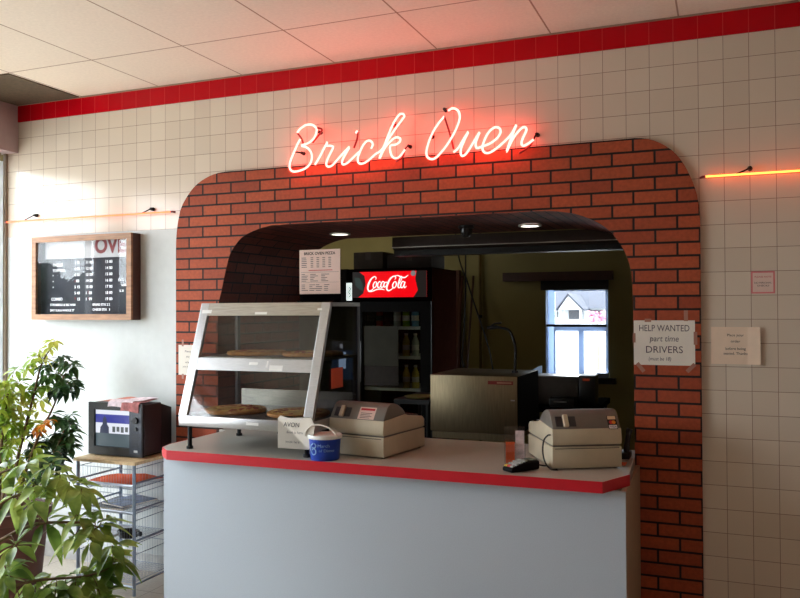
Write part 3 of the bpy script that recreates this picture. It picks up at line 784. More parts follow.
# small dark handset behind the right register
hs = thing('desk_phone', 'dark handset standing upright behind the right cash register against the brick', 'phone', (3.815, -0.10, CT))
box('handset_base', -0.03, 0.02, -0.05, 0.05, 0.0004, 0.03, m_black, hs, 0.005, world=False)
MB().tube(catmull([(0.0, 0.0, 0.028), (0.004, 0.005, 0.07), (0.012, 0.01, 0.12), (0.016, 0.012, 0.135)], 4), [0.014] * 4 + [0.012] * 4 + [0.015] * 5, 10).build('handset', m_black, hs, world=False, smooth='all')
tag(MB().box(3.765, 3.832, -0.30, -0.22, CT + 0.0004, CT + 0.0016).build('red_card', m_orangep), 'small reddish card lying on the counter by the right brick pier', 'card')

# ------------------------------------------------------------------ menu board
mb = thing('menu_board', 'wood framed glass menu letter board on the white wall under the left neon tube', 'menu board', (0.503, 0, 1.533))
X0, X1, Z0, Z1 = 0.10, 0.905, 1.533, 2.066
MB().box(X0 + .004, X0 + 0.02, -0.072, -0.001, Z0, Z1).box(X1 - 0.02, X1 - .002, -0.072, -0.001, Z0, Z1).box(X0 + .02, X1 - .02, -0.072, -0.001, Z0, Z0 + .016).box(X0 + .02, X1 - .02, -0.072, -0.001, Z1 - .016, Z1).build('case', m_wooddark, mb)
fw = 0.036
MB().box(X0, X0 + fw, -0.09, -0.072, Z0, Z1).box(X1 - fw, X1, -0.09, -0.072, Z0, Z1).box(X0 + fw, X1 - fw, -0.09, -0.072, Z0, Z0 + fw).box(X0 + fw, X1 - fw, -0.09, -0.072, Z1 - fw, Z1).build('frame', m_wood, mb)
lp = box('letter_panel', X0 + 0.02, X1 - 0.02, -0.03, -0.022, Z0 + 0.016, Z1 - 0.016, m_board, mb)
MB().box(X0 + fw, X1 - fw, -0.082, -0.079, Z0 + fw, Z1 - fw).build('glass', m_boardglass, mb)
box('header_card', X0 + 0.06, X1 - 0.035, -0.034, -0.0302, 1.925, 2.035, M('header_card_white', (188, 188, 190), 0.6), lp)
def bpos(u, v):  # board crop coordinates to wall
    return X0 + (u - 38) / (640 - 38) * (X1 - X0), Z1 - (v - 62) / (570 - 62) * (Z1 - Z0)
ls = []
def put(t, u, v, s=0.0255, al='LEFT', **k):
    x, z = bpos(u - (20 if u > 300 else 0), v); ls.append((t, s, (x, -0.0306, z - s * 0.35), dict(align=al, bold=0.0002, **k)))
put('10"', 478, 188)
for i, t in enumerate(['13 00', '14 00', '15 00', '16 00', '17 00', '18 00', '19 00']): put(t, 470, 222 + i * 37)
for i, t in enumerate(['11 00', '12 00', '13 00', '14 00', '15 00', '1  00', '1  99']): put(t, 352, 222 + i * 37)
for i, t in enumerate(['3 50', '4 00', '4 50', '  80', '5 15', '5 40', '   15']): put(t, 264, 222 + i * 37)
for i, t in enumerate(['CHEESE', 'TOPPING', '"', '"', '"']): put(t, 128, 232 + i * 36)
put('COMBO', 120, 443); put('STROMBOLI & BIG HAM', 112, 478, 0.020); put('DAY SUB & WHOLE ST', 112, 512, 0.020)
put('BREAD STIX 2 2', 395, 478, 0.020); put('CHEESE STIX   3', 395, 508, 0.020); put('EX C', 548, 332, 0.019); put('ADD', 565, 364, 0.019); put('$ 20', 555, 397, 0.019)
lettering(ls, m_letter, lp)
ls = []
put('0', 366, 403); put('9', 366, 441); put('6', 264, 333); put('9', 264, 441)
x, z = bpos(520, 125)
ls.append(('OVE', 0.135, (x - .052, -0.0348, z - 0.045), dict(align='CENTER', width=0.245, bold=0.005)))
lettering(ls, m_redletter, lp)

# ------------------------------------------------------------------ paper notices on the walls
def notice(name, label, x0, x1, z0, z1, y, mat, lines, inkmat, tapes=(), tilt=0.0):
    t = thing(name, label, 'notice', ((x0 + x1) / 2, y, z0))
    b = MB()
    n = 8
    pts = []
    for k in range(n + 1):
        u = k / n
        pts.append((x0 + (x1 - x0) * u, y - 0.0007 - 0.004 * math.sin(PI * u) * tilt - (0.012 * tilt * max(0, u - .7) / .3)))
    for (xa, ya), (xb, yb) in zip(pts, pts[1:]):
        b.hexa([(xa, ya, z0), (xb, yb, z0), (xb, yb + 0.0008, z0), (xa, ya + 0.0008, z0), (xa, ya, z1), (xb, yb, z1), (xb, yb + 0.0008, z1), (xa, ya + 0.0008, z1)])
    s = b.build('sheet', mat, t)
    ym = min(p[1] for p in pts) - 0.0006 if tilt == 0 else y - 0.0062
    lettering([(tx, sz, ((x0 + x1) / 2 + dx, ym, z0 + dz), k) for tx, sz, dx, dz, k in lines], inkmat, s)
    for (tx, tz, w, h, a) in tapes:
        q = MB(); ca, sa = math.cos(a), math.sin(a)
        c = [(tx + ca * u - sa * v, y - 0.0022, tz + sa * u + ca * v) for u, v in ((-w / 2, -h / 2), (w / 2, -h / 2), (w / 2, h / 2), (-w / 2, h / 2))]
        q.face(c); q.build('tape', m_tape, t)
    return t
m_hand = M('marker_grey', (84, 74, 84), 0.8, var=0)
notice('help_wanted_notice', 'white handwritten help wanted drivers notice taped on the right brick pier', 3.845, 4.119, 1.322, 1.533, -0.0201, m_paper,
       [('HELP WANTED', 0.043, 0.0, 0.160, dict(width=0.225)), ('part time', 0.040, 0.0, 0.112, dict(width=0.13, shear=0.15)), ('DRIVERS', 0.046, 0.0, 0.058, dict(width=0.165)), ('(must be 18)', 0.024, -0.02, 0.022, dict(width=0.10, shear=0.15))],
       m_hand, [(4.08, 1.555, 0.018, 0.05, 0), (3.91, 1.533, 0.03, 0.016, 0), (3.875, 1.310, 0.05, 0.018, -0.9), (4.10, 1.312, 0.05, 0.018, 0.8), (3.846, 1.45, 0.014, 0.045, 0), (4.121, 1.45, 0.016, 0.06, 0)])
notice('counter_notice', 'cream printed notice with curling edge on the white tiles right of the arch', 4.188, 4.396, 1.332, 1.503, 0.0, M('cream_paper', (236, 214, 190), 0.8, var=0.02),
       [('Place your', 0.017, 0.0, 0.128, {}), ('order', 0.017, 0.0, 0.100, {}), ('before being', 0.017, 0.0, 0.066, {}), ('seated. Thanks', 0.017, 0.0, 0.044, {})], m_ink, tilt=1.0)
pk = notice('small_notice', 'small white notice with pink border on the upper right wall tiles', 4.360, 4.459, 1.655, 1.756, 0.0, M('pink_border', (222, 128, 132), 0.7, var=0.02), [], m_ink)
sh = box('inner_panel', 4.367, 4.452, -0.0014, -0.0008, 1.662, 1.749, m_paper_pink, pk)
lettering([('PLEASE NOTE', 0.0105, (4.41, -0.0019, 1.727), dict(width=0.07))], m_red_ink, sh)
lettering([('NO PERSONAL', 0.0105, (4.41, -0.0019, 1.700), dict(width=0.072)), ('CHECKS', 0.0105, (4.41, -0.0019, 1.687), dict(width=0.05))], m_ink, sh)
notice('taped_notice', 'white taped note on the left brick pier beside the display case', 1.203, 1.315, 1.204, 1.383, -0.0201, m_paper,
       [('Please', 0.018, 0.012, 0.135, dict(shear=.1)), ('pay', 0.018, 0.012, 0.105, dict(shear=.1)), ('when', 0.018, 0.012, 0.070, dict(shear=.1)), ('you order', 0.018, 0.012, 0.045, dict(shear=.1))], m_grey_ink,
       [(1.235, 1.395, 0.014, 0.04, 0), (1.235, 1.195, 0.014, 0.03, 0)])

# ------------------------------------------------------------------ rack, television, papers
RX0, RX1, RY0, RY1 = 0.775, 1.195, -0.40, -0.03
rk = thing('wire_rack', 'metal basket rack with pale wooden top standing by the white wall under the television', 'rack', (0.985, -0.215, 0))
box('top_board', RX0 - 0.01, RX1 + 0.012, RY0 - 0.01, RY1, 0.728, 0.745, m_particle, rk)
for x in (RX0 + 0.008, RX1 - 0.008):
    for y in (RY0 + 0.008, RY1 - 0.01):
        MB().cyl((x, y, 0.0005), (x, y, 0.728), 0.010, 12).build('leg', m_rackmetal, rk, smooth=40)
for z in (0.612, 0.462, 0.292, 0.050):
    MB().cyl((RX0 + .008, RY0, z), (RX1 - .008, RY0, z), 0.0075, 10).build('front_rail', m_rackrail, rk, smooth=40)
    MB().cyl((RX1 - .008, RY0 + .01, z + .01), (RX1 - .008, RY1 - .01, z + .01), 0.006, 8).build('side_rail', m_rackmetal, rk, smooth=40)
    MB().cyl((RX0 + .008, RY0 + .01, z + .01), (RX0 + .008, RY1 - .01, z + .01), 0.006, 8).build('side_rail', m_rackmetal, rk, smooth=40)
def basket(zt, h):
    b = MB(); r = 0.0009
    x0, x1, y0, y1 = RX0 + 0.022, RX1 - 0.022, RY0 + 0.01, RY1 - 0.03
    for z in (zt, zt - h):
        b.tube([(x0, y0, z), (x1, y0, z), (x1, y1, z), (x0, y1, z)], 0.0022, 6, closed=True)
    n = 20
    for i in range(n + 1):
        x = x0 + (x1 - x0) * i / n
        b.tube([(x, y0, zt), (x, y0, zt - h), (x, y1, zt - h), (x, y1, zt)], r, 4, caps=False)
    for j in range(1, 12):
        y = y0 + (y1 - y0) * j / 12
        b.tube([(x0, y, zt), (x0, y, zt - h), (x1, y, zt - h), (x1, y, zt)], r, 4, caps=False)
    b.build('wire_basket', m_rackmetal, rk)
for zt, h in ((0.70, 0.11), (0.56, 0.11), (0.41, 0.13), (0.22, 0.15)): basket(zt, h)
sheetp = MB()
g = [[(0.80 + 0.34 * i / 5, -0.36 + 0.28 * j / 4, 0.5925 + 0.010 * math.sin(i * 1.3 + j) * (0.4 + 0.1 * j) + 0.008) for j in range(5)] for i in range(6)]
for i in range(5):
    for j in range(4): sheetp.face([g[i][j], g[i + 1][j], g[i + 1][j + 1], g[i][j + 1]])
bmesh.ops.remove_doubles(sheetp.bm, verts=sheetp.bm.verts, dist=1e-5)
bmesh.ops.solidify(sheetp.bm, geom=sheetp.bm.faces[:], thickness=0.001)
tag(sheetp.build('flyer', m_orangep), 'orange flyer in the top basket of the rack', 'flyer')
def mag(label, x0, x1, y0, y1, z, h, rz, mcov):
    t = thing('magazine', label, 'magazine', ((x0 + x1) / 2, (y0 + y1) / 2, z), rz)
    w, d = (x1 - x0) / 2, (y1 - y0) / 2
    box('pages', -w + .002, w - .002, -d + .002, d - .002, 0.001, h - 0.001, m_paper, t, world=False)
    MB().box(-w, w, -d, d, 0, 0.001).box(-w, w, -d, d, h - 0.001, h).box(-w - .0006, -w, -d, d, 0, h).build('cover', mcov, t, world=False)
m_mag1 = M('dark_cover', (40, 42, 54), 0.3, var=0.5, scale=16); m_mag2 = M('blue_cover', (70, 90, 130), 0.3, var=0.5, scale=20); m_mag3 = M('grey_cover', (150, 150, 156), 0.4, var=0.3, scale=20)
mag('dark covered magazine in the second basket of the rack', 0.84, 1.06, -0.36, -0.10, 0.4535, 0.012, 0.1, m_mag1)
mag('blue and white magazine lying on the dark one in the second basket', 0.90, 1.10, -0.33, -0.09, 0.467, 0.010, -0.22, m_mag2)
bd = thing('cable_bundle', 'dark coiled cable bundle with plug in the third basket of the rack', 'cable', (1.05, -0.28, 0.285))
for k in range(4):
    MB().tube([(0.05 * math.cos(a) * (1 + .1 * k), 0.04 * math.sin(a) * (1 + .05 * k), 0.006 + 0.009 * k) for a in [2 * PI * i / 20 for i in range(20)]], 0.0055, 8, closed=True).build('coil', m_black, bd, world=False, smooth='all')
MB().tube([(0.05, 0, 0.02), (0.08, -0.01, 0.028), (0.098, -0.012, 0.03)], [0.006, 0.012, 0.014], 10).build('plug', m_dgrey, bd, world=False, smooth=40)
mag('grey magazine flat in the third basket of the rack', 0.82, 0.97, -0.35, -0.12, 0.2835, 0.014, 0.0, m_mag3)

TZ = 0.7455
tv = thing('television', 'small black tube television switched on, standing on the rack', 'television', (0.97, -0.17, TZ))
tx0, tx1 = 0.775, 1.168
b = MB().box(tx0, tx1, -0.285, -0.13, TZ + 0.012, TZ + 0.285).bevel(0.010, 3); b.build('cabinet', M('tv_cabinet', (44, 30, 30), 0.5, var=0.05), tv, smooth=45)
r_ = MB(); r_.hexa([(tx0 + .02, -0.13, TZ + .02), (tx1 - .004, -0.13, TZ + .02), (tx1 - .014, -0.025, TZ + .04), (tx0 + .06, -0.025, TZ + .04), (tx0 + .02, -0.13, TZ + .275), (tx1 - .004, -0.13, TZ + .275), (tx1 - .014, -0.025, TZ + .245), (tx0 + .06, -0.025, TZ + .245)])
r_.build('tube_housing', m_black, tv)
sx0, sx1, sz0, sz1 = 0.818, 1.075, TZ + 0.050, TZ + 0.250
MB().box(tx0, sx0, -0.302, -0.285, TZ + .005, TZ + .288).box(sx1, tx1, -0.302, -0.285, TZ + .005, TZ + .288).box(sx0, sx1, -0.302, -0.285, TZ + .005, sz0).box(sx0, sx1, -0.302, -0.285, sz1, TZ + .288).build('bezel', m_black, tv)
box('foot_plinth', tx0 + .03, tx1 - .03, -0.28, -0.10, TZ + .0005, TZ + .013, m_black, tv)
scr = MB()
nx, nz = 10, 8
vg = [[(sx0 + (sx1 - sx0) * i / nx, -0.2875 - 0.006 * (1 - (2 * i / nx - 1) ** 2) * (1 - (2 * j / nz - 1) ** 2), sz0 + (sz1 - sz0) * j / nz) for j in range(nz + 1)] for i in range(nx + 1)]
for i in range(nx):
    for j in range(nz): scr.face([vg[i][j], vg[i + 1][j], vg[i + 1][j + 1], vg[i][j + 1]])
bmesh.ops.remove_doubles(scr.bm, verts=scr.bm.verts, dist=1e-5)
sc_ = scr.build('screen', EM('tv_teal', (92, 108, 116), 0.75), tv, smooth='all')
def sq(x0, x1, z0, z1, mt, name, lay=0):
    q = MB(); y = -0.2945 - lay * 0.0006
    q.box(sx0 + (sx1 - sx0) * x0, sx0 + (sx1 - sx0) * x1, y, y + 0.0003, sz0 + (sz1 - sz0) * z0, sz0 + (sz1 - sz0) * z1); q.build(name, mt, sc_)
e_w = EM('tv_white', (235, 238, 250), 0.95); e_b = EM('tv_blue', (62, 66, 170), 0.8); e_d = EM('tv_dark', (70, 78, 110), 0.6); e_g = EM('tv_grey', (110, 118, 120), 0.6)
sq(0.02, 0.98, 0.87, 0.985, e_w, 'picture_band'); sq(0.02, 0.98, 0.64, 0.87, e_b, 'picture_band'); sq(0.02, 0.98, 0.36, 0.64, e_w, 'picture_band')
hb = MB(); y = -0.2954
hb.prism_y([(sx0 + (sx1 - sx0) * u, sz0 + (sz1 - sz0) * v) for u, v in ((.14, .36), (.40, .36), (.40, .52), (.35, .60), (.33, .76), (.28, .82), (.23, .76), (.22, .60), (.16, .52))], y, y + .0003); hb.build('picture_figure', e_d, sc_)
for k in range(4): sq(0.50 + k * 0.12, 0.58 + k * 0.12, 0.40 + .02 * (k % 2), 0.55, e_g, 'picture_block', 1)
tv.scale = (1, 1, 1.075)
pnl = box('control_panel', sx1 + 0.004, tx1 - 0.006, -0.3045, -0.302, TZ + 0.02, TZ + 0.27, M('panel_blueblack', (34, 40, 54), 0.35), tv)
MB().cyl((sx1 + 0.05, -0.3045, TZ + 0.200), (sx1 + 0.05, -0.318, TZ + 0.200), 0.017, 18).build('knob', m_black, pnl, smooth=40)
MB().cyl((sx1 + 0.05, -0.3045, TZ + 0.155), (sx1 + 0.05, -0.312, TZ + 0.155), 0.010, 14).build('knob', m_dgrey, pnl, smooth=40)
gr = MB()
for i in range(10): gr.box(sx1 + 0.02, tx1 - 0.018, -0.3056, -0.3045, TZ + 0.055 + i * 0.008, TZ + 0.058 + i * 0.008)
gr.build('speaker_grille', m_black, pnl)
box('badge', sx1 + 0.035, sx1 + 0.062, -0.3056, -0.3045, TZ + 0.03, TZ + 0.042, m_alu, pnl)

def sheet_thing(label, fn, nx, ny, mat, th=0.0015):
    s = MB(); g = [[fn(i / nx, j / ny) for j in range(ny + 1)] for i in range(nx + 1)]
    for i in range(nx):
        for j in range(ny): s.face([g[i][j], g[i + 1][j], g[i + 1][j + 1], g[i][j + 1]])
    bmesh.ops.remove_doubles(s.bm, verts=s.bm.verts, dist=1e-5)
    bmesh.ops.solidify(s.bm, geom=s.bm.faces[:], thickness=th)
    return tag(s.build('newspaper', mat, smooth=60), label, 'newspaper')
tzt = TZ + 0.2885 * 1.075 + 0.001
sheet_thing('salmon coloured newspaper lying on top of the television', lambda u, v: (0.84 + 0.20 * u + 0.05 * v, -0.29 + 0.16 * v, tzt + 0.003 + 0.012 * v * (0.6 + .4 * math.sin(3 * u)) + 0.004 * math.sin(7 * u)), 8, 6, m_salmon)
def drape(x0, x1, sk, drop, zoff):
    def fn(u, v):
        x = x0 + (x1 - x0) * u + sk * v
        L = 0.17; s = v * (L + drop)
        if s < drop: return (x, -0.3085 - 0.002 * math.sin(5 * u) - .003, tzt + zoff - (drop - s) - 0.0 + 0.006 * math.sin(4 * u + .5))
        d = s - drop
        return (x, -0.3085 + d - .003, tzt + zoff + 0.006 * min(1, d / .02) + 0.010 * math.sin(2.2 * u + 6 * v) * min(1, d / .05) * .5)
    return fn
sheet_thing('white and pink newspaper draped over the front edge of the television', drape(0.925, 1.09, 0.06, 0.035, 0.010), 8, 14, m_newsprint)
sheet_thing('reddish newspaper page hanging over the front right corner of the television top', drape(1.02, 1.145, 0.01, 0.050, 0.003), 6, 14, M('reddish_newsprint', (176, 110, 108), 0.85, var=0.2, scale=40))

# ------------------------------------------------------------------ plants
def leaflet(b, base, d, L, wd, droop, rnd):
    d = Vector(d).normalized()
    side = d.cross(Vector((0, 0, 1)));
    if side.length < 1e-3: side = Vector((1, 0, 0))
    side.normalize(); side = (side + Vector((0, 0, rnd.uniform(-.5, .5)))).normalized()
    prev = None; n = 6
    ws = [0.08, 0.55, 0.95, 1.0, 0.78, 0.42, 0.03]
    up = side.cross(d).normalized()
    for i in range(n + 1):
        t = i / n
        c = Vector(base) + d * L * t + Vector((0, 0, -1)) * droop * L * t * t
        w = wd * ws[i] * 0.5
        lift = up * w * 0.35
        r = [b.bm.verts.new(c - side * w + lift), b.bm.verts.new(c), b.bm.verts.new(c + side * w + lift)]
        if prev:
            b.bm.faces.new([prev[0], prev[1], r[1], r[0]]); b.bm.faces.new([prev[1], prev[2], r[2], r[1]])
        prev = r
def cluster(b, c, R, rnd, n=None, tilt=None):
    n = n or rnd.randint(6, 8)
    ax = Vector((rnd.uniform(-.5, .5), rnd.uniform(-.9, .1), 1)).normalized() if tilt is None else Vector(tilt).normalized()
    u = ax.orthogonal().normalized(); w = ax.cross(u)
    ph = rnd.uniform(0, 6.28)
    for k in range(n):
        a = ph + 2 * PI * k / n + rnd.uniform(-.2, .2)
        d = u * math.cos(a) + w * math.sin(a) - ax * rnd.uniform(0.0, 0.45)
        L = R * rnd.uniform(0.75, 1.15)
        leaflet(b, Vector(c) + d * R * 0.12, d, L, L * rnd.uniform(0.38, 0.5), rnd.uniform(0.15, 0.5), rnd)
def stems(paths, b):
    samples = []
    for p, r0, r1 in paths:
        P = catmull(p, 6); n = len(P)
        b.tube(P, [r0 + (r1 - r0) * i / (n - 1) for i in range(n)], 7); samples += P
    return samples
def petioles(b, cs, samples):
    for c in cs:
        c = Vector(c)
        q = min(samples, key=lambda s: (s - c).length + max(0, s.z - c.z) * 1.5)
        mid = (q + c) / 2 + Vector((0, 0, 0.015))
        b.tube(catmull([q, mid, c], 4), 0.0018, 5)
PA = [(0.609,-0.4,1.414),(0.57,-0.4,1.379),(0.532,-0.4,1.349),(0.506,-0.42,1.343),(0.499,-0.45,1.322),(0.483,-0.45,1.292),(0.568,-0.45,1.311),(0.421,-0.5,1.247),(0.514,-0.5,1.261),(0.486,-0.6,1.199),(0.561,-0.6,1.19),(0.496,-0.65,1.159),(0.516,-0.6,1.121),(0.545,-0.55,1.111),(0.504,-0.65,1.092),(0.598,-0.55,1.085),(0.547,-0.6,1.06),(0.527,-0.65,1.026),(0.614,-0.6,1.024),(0.538,-0.7,0.988),(0.579,-0.65,0.973),(0.6,-0.6,0.933),(0.613,-0.7,0.882),(0.61,-0.75,0.846),(0.672,-0.7,0.776),(0.639,-0.75,0.729),(0.691,-0.65,0.796),(0.762,-0.75,0.684),(0.592,-0.45,1.155)]
PD = [(0.643,-0.35,1.301),(0.589,-0.35,1.282),(0.696,-0.35,1.278),(0.617,-0.4,1.227),(0.555,-0.4,1.208),(0.67,-0.4,1.2),(0.73,-0.4,1.172),(0.765,-0.4,1.166),(0.705,-0.45,1.136),(0.755,-0.45,1.126),(0.72,-0.45,0.976),(0.77,-0.47,0.945),(0.80,-0.48,0.969),(0.75,-0.48,0.897),(0.81,-0.50,0.89),(0.85,-0.50,0.915),(0.741,-0.5,0.859),(0.815,-0.52,0.847),(0.718,-0.55,0.876),(0.86,-0.53,0.834),(0.711,-0.6,0.845),(0.81,-0.6,0.813),(0.87,-0.6,0.801),(0.8,-0.65,0.776),(0.788,-0.7,0.73),(0.88,-0.65,0.751),(0.887,-0.7,0.694)]
PO = [(0.703,-0.62,0.947),(0.761,-0.62,0.966),(0.804,-0.62,0.991),(0.732,-0.62,0.921),(0.463,-0.62,0.833)]
pa = thing('potted_plant', 'tall umbrella plant in a brown pot by the window, its sprays reaching above the television', 'plant', (0.74, -0.85, 0))
MB().lathe([(0, 0.0005), (0.15, 0.0005), (0.155, 0.01), (0.205, 0.50), (0.222, 0.505), (0.225, 0.56), (0.205, 0.56), (0.195, 0.52), (0.19, 0.50)], (0.74, -0.85, 0), 36).build('pot', m_terra, pa, smooth=45)
MB().lathe([(0.194, 0.515), (0.1, 0.525), (0, 0.53)], (0.74, -0.85, 0), 30).build('soil', m_soil, pa, smooth='all')
sb = MB(); bp_ = (0.74, -0.85, 0.52)
S = stems([([bp_, (0.68, -.72, .8), (0.60, -.55, 1.08), (0.565, -.45, 1.28), (0.609, -.4, 1.40)], .011, .003), ([(0.76, -.82, .52), (0.72, -.66, .82), (0.69, -.48, 1.05), (0.69, -.41, 1.2)], .010, .003),
           ([(0.72, -.88, .52), (0.60, -.76, .85), (0.52, -.65, 1.1), (0.45, -.55, 1.22)], .010, .003), ([(0.78, -.83, .52), (0.80, -.66, .72), (0.80, -.53, .88)], .008, .003), ([(0.70, -.86, .52), (0.62, -.74, .72), (0.56, -.7, .95)], .008, .003)], sb)
petioles(sb, PA + PD + PO, S); sb.build('stem', m_bark, pa, smooth='all')
rnd = random.Random(11)
fb = MB()
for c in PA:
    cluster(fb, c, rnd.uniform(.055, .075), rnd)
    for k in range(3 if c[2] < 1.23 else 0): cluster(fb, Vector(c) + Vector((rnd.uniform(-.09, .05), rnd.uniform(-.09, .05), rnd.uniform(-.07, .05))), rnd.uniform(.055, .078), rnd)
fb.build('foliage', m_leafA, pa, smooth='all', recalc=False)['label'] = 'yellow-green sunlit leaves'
fb = MB()
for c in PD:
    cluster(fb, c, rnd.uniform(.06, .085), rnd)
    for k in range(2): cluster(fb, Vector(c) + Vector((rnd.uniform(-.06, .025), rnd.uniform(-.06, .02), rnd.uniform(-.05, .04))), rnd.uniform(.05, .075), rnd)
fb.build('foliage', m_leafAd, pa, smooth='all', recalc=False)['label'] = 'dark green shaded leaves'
fb = MB()
for c in PO: cluster(fb, c, .045, rnd)
fb.build('foliage', m_leafO, pa, smooth='all', recalc=False)['label'] = 'orange withering leaves'

PB = [(1.479,-1.5,0.929),(1.589,-1.5,0.97),(1.708,-1.5,0.968),(1.761,-1.5,0.929),(1.707,-1.55,0.895),(1.628,-1.6,0.859),(1.813,-1.5,0.901),(1.875,-1.5,0.878),(1.734,-1.6,0.849),(1.785,-1.6,0.775),(1.903,-1.55,0.79),(1.937,-1.6,0.733),(2.01,-1.6,0.721),(1.988,-1.55,0.763),(1.991,-1.5,0.77),(2.026,-1.5,0.677),(2.055,-1.5,0.622),(2.013,-1.55,0.574),(1.986,-1.6,0.567),(1.937,-1.65,0.558),(1.838,-1.65,0.527),(1.762,-1.65,0.555),(1.739,-1.7,0.70),(1.744,-1.75,0.603),(1.986,-1.65,0.527),(1.939,-1.7,0.519),(2.059,-1.6,0.52),(1.765,-1.7,0.496),(1.70,-1.7,0.62)]
pb = thing('potted_plant', 'near umbrella plant with broad drooping leaves across the bottom left foreground', 'plant', (1.25, -1.8, 0))
MB().lathe([(0, 0.0005), (0.11, 0.0005), (0.15, 0.30), (0.162, 0.30), (0.162, 0.34), (0.145, 0.34), (0.14, 0.30)], (1.25, -1.8, 0), 32).build('pot', m_terra, pb, smooth=45)
MB().lathe([(0.142, 0.31), (0, 0.325)], (1.25, -1.8, 0), 28).build('soil', m_soil, pb, smooth='all')
sb = MB()
S = stems([([(1.25, -1.8, .31), (1.38, -1.74, .62), (1.55, -1.6, .82), (1.75, -1.52, .88), (1.87, -1.5, .86)], .010, .003), ([(1.27, -1.8, .31), (1.45, -1.74, .55), (1.70, -1.64, .74), (1.90, -1.57, .77), (1.99, -1.53, .75)], .010, .003),
           ([(1.27, -1.82, .31), (1.5, -1.76, .45), (1.78, -1.69, .56), (1.98, -1.6, .58), (2.05, -1.52, .60)], .009, .003), ([(1.23, -1.79, .31), (1.32, -1.7, .65), (1.45, -1.55, .9), (1.58, -1.5, .95)], .010, .003)], sb)
petioles(sb, PB, S); sb.build('stem', m_bark, pb, smooth='all')
fb = MB(); rnd = random.Random(23)
for c in PB:
    cluster(fb, c, rnd.uniform(.09, .13), rnd, rnd.randint(5, 8))
    if c[2] < .7: cluster(fb, Vector(c) + Vector((rnd.uniform(-.08, .02), rnd.uniform(-.05, .03), rnd.uniform(-.06, .02))), rnd.uniform(.08, .11), rnd, 6)
fb.build('foliage', m_leafB, pb, smooth='all', recalc=False)

# ------------------------------------------------------------------ tunnel fittings
def downlight(label, x, y):
    t = thing('recessed_light', label, 'ceiling light', (x, y, 2.066), 0, 'recessed lights in the arch')
    MB().lathe([(0.066, 0.009), (0.066, 0.0), (0.052, 0.0), (0.052, 0.009)], n=30).build('trim_ring', m_white, t, world=False, smooth=40)
    MB().lathe([(0.052, 0.006), (0.03, 0.002), (0, 0.0005)], n=30).build('lens', m_lamp, t, world=False, smooth='all')
    return t
d1 = downlight('left round recessed light under the brick arch above the price sheet', 1.988, 0.58)
d2 = copy_tree(d1); d2.location.x = 3.21; d2['label'] = 'right round recessed light under the brick arch'
dc = thing('dome_camera', 'black dome camera under the middle of the brick arch', 'security camera', (2.86, 0.47, 2.0))
MB().lathe([(0.045, 0.0765), (0.045, 0.06), (0.036, 0.055)], n=24).build('mount', m_black, dc, world=False, smooth=40)
MB().lathe([(0.037, 0.056), (0.036, 0.035), (0.026, 0.015), (0.012, 0.006), (0, 0.004)], n=24).build('dome', M('dome_black', (24, 24, 26), 0.05), dc, world=False, smooth='all')
sh_ = thing('shutter_housing', 'long dark roller shutter housing across the back of the brick arch', 'shutter', (2.93, 1.03, 1.945))
MB().prism_x([(0.96, 2.074), (0.955, 2.005), (0.985, 1.985), (1.11, 1.985), (1.11, 2.074)], 2.19, 3.70).build('housing', m_shut, sh_)
MB().prism_x([(0.985, 1.985), (0.99, 1.948), (1.09, 1.948), (1.10, 1.985)], 2.19, 3.70).build('shutter_curtain', m_blackm, sh_)
box('bottom_lip', 2.19, 3.70, 0.950, 0.955, 2.000, 2.006, m_steel, sh_)

# ------------------------------------------------------------------ kitchen things
FY = 2.0
fr = thing('drinks_fridge', 'black glass-door drinks fridge with lit red header sign in the kitchen', 'fridge', (1.71, 2.35, 0))
fx0, fx1 = 1.335, 2.085
MB().box(fx0, fx0 + .04, FY + .04, FY + .65, 0.08, 1.66).box(fx1 - .04, fx1, FY + .04, FY + .65, 0.08, 1.66).box(fx0 + .04, fx1 - .04, FY + .61, FY + .65, 0.08, 1.66).box(fx0 + .04, fx1 - .04, FY + .04, FY + .61, 0.08, 0.2).box(fx0, fx1, FY + .02, FY + .65, 1.66, 1.925).build('cabinet', M('fridge_black', (10, 7, 6), 0.9, spec=0.0), fr)
box('kick_plate', fx0 + .02, fx1 - .02, FY + .06, FY + .6, 0.0, 0.08, m_blackm, fr)
box('side_panel', fx1 + .0004, fx1 + .004, FY + .03, FY + .64, 0.1, 1.92, M('fridge_side_brown', (62, 32, 24), 0.9, spec=0.0), fr)
drm = MB().box(fx0, fx0 + 0.15, FY, FY + .038, 0.1, 1.655).box(fx1 - 0.09, fx1, FY, FY + .038, 0.1, 1.655).box(fx0 + .15, fx1 - .09, FY, FY + .038, 1.57, 1.655).box(fx0 + .15, fx1 - .09, FY, FY + .038, 0.1, 0.22)
dr = drm.build('door', M('door_black', (10, 10, 11), 0.6, spec=0.15), fr)
box('door_glass', fx0 + .15, fx1 - .09, FY + .014, FY + .02, 0.22, 1.57, m_fridgeglass, dr)
MB().tube(catmull([(fx0 + .10, FY, 0.82), (fx0 + .10, FY - .04, 0.84), (fx0 + .10, FY - .04, 1.22), (fx0 + .10, FY, 1.24)], 4), 0.009, 10).build('handle', m_blackm, dr, smooth='all')
SXa, SXb, SZa, SZb = 1.394, 2.045, 1.690, 1.900
hs_ = box('header_sign', SXa, SXb, FY + .012, FY + .02, SZa, SZb, EM('sign_red', (0.85, 0.0, 0.004), 1.05, raw=True), fr)
def spos(u, v): return SXa + (u - 95) / (675 - 95) * (SXb - SXa), SZb - (v - 90) / (280 - 90) * (SZb - SZa)
dk = EM('sign_dark', (0.02, 0.016, 0.014), 0.6, raw=True); dg_ = EM('sign_green', (0.03, 0.05, 0.045), 0.8, raw=True)
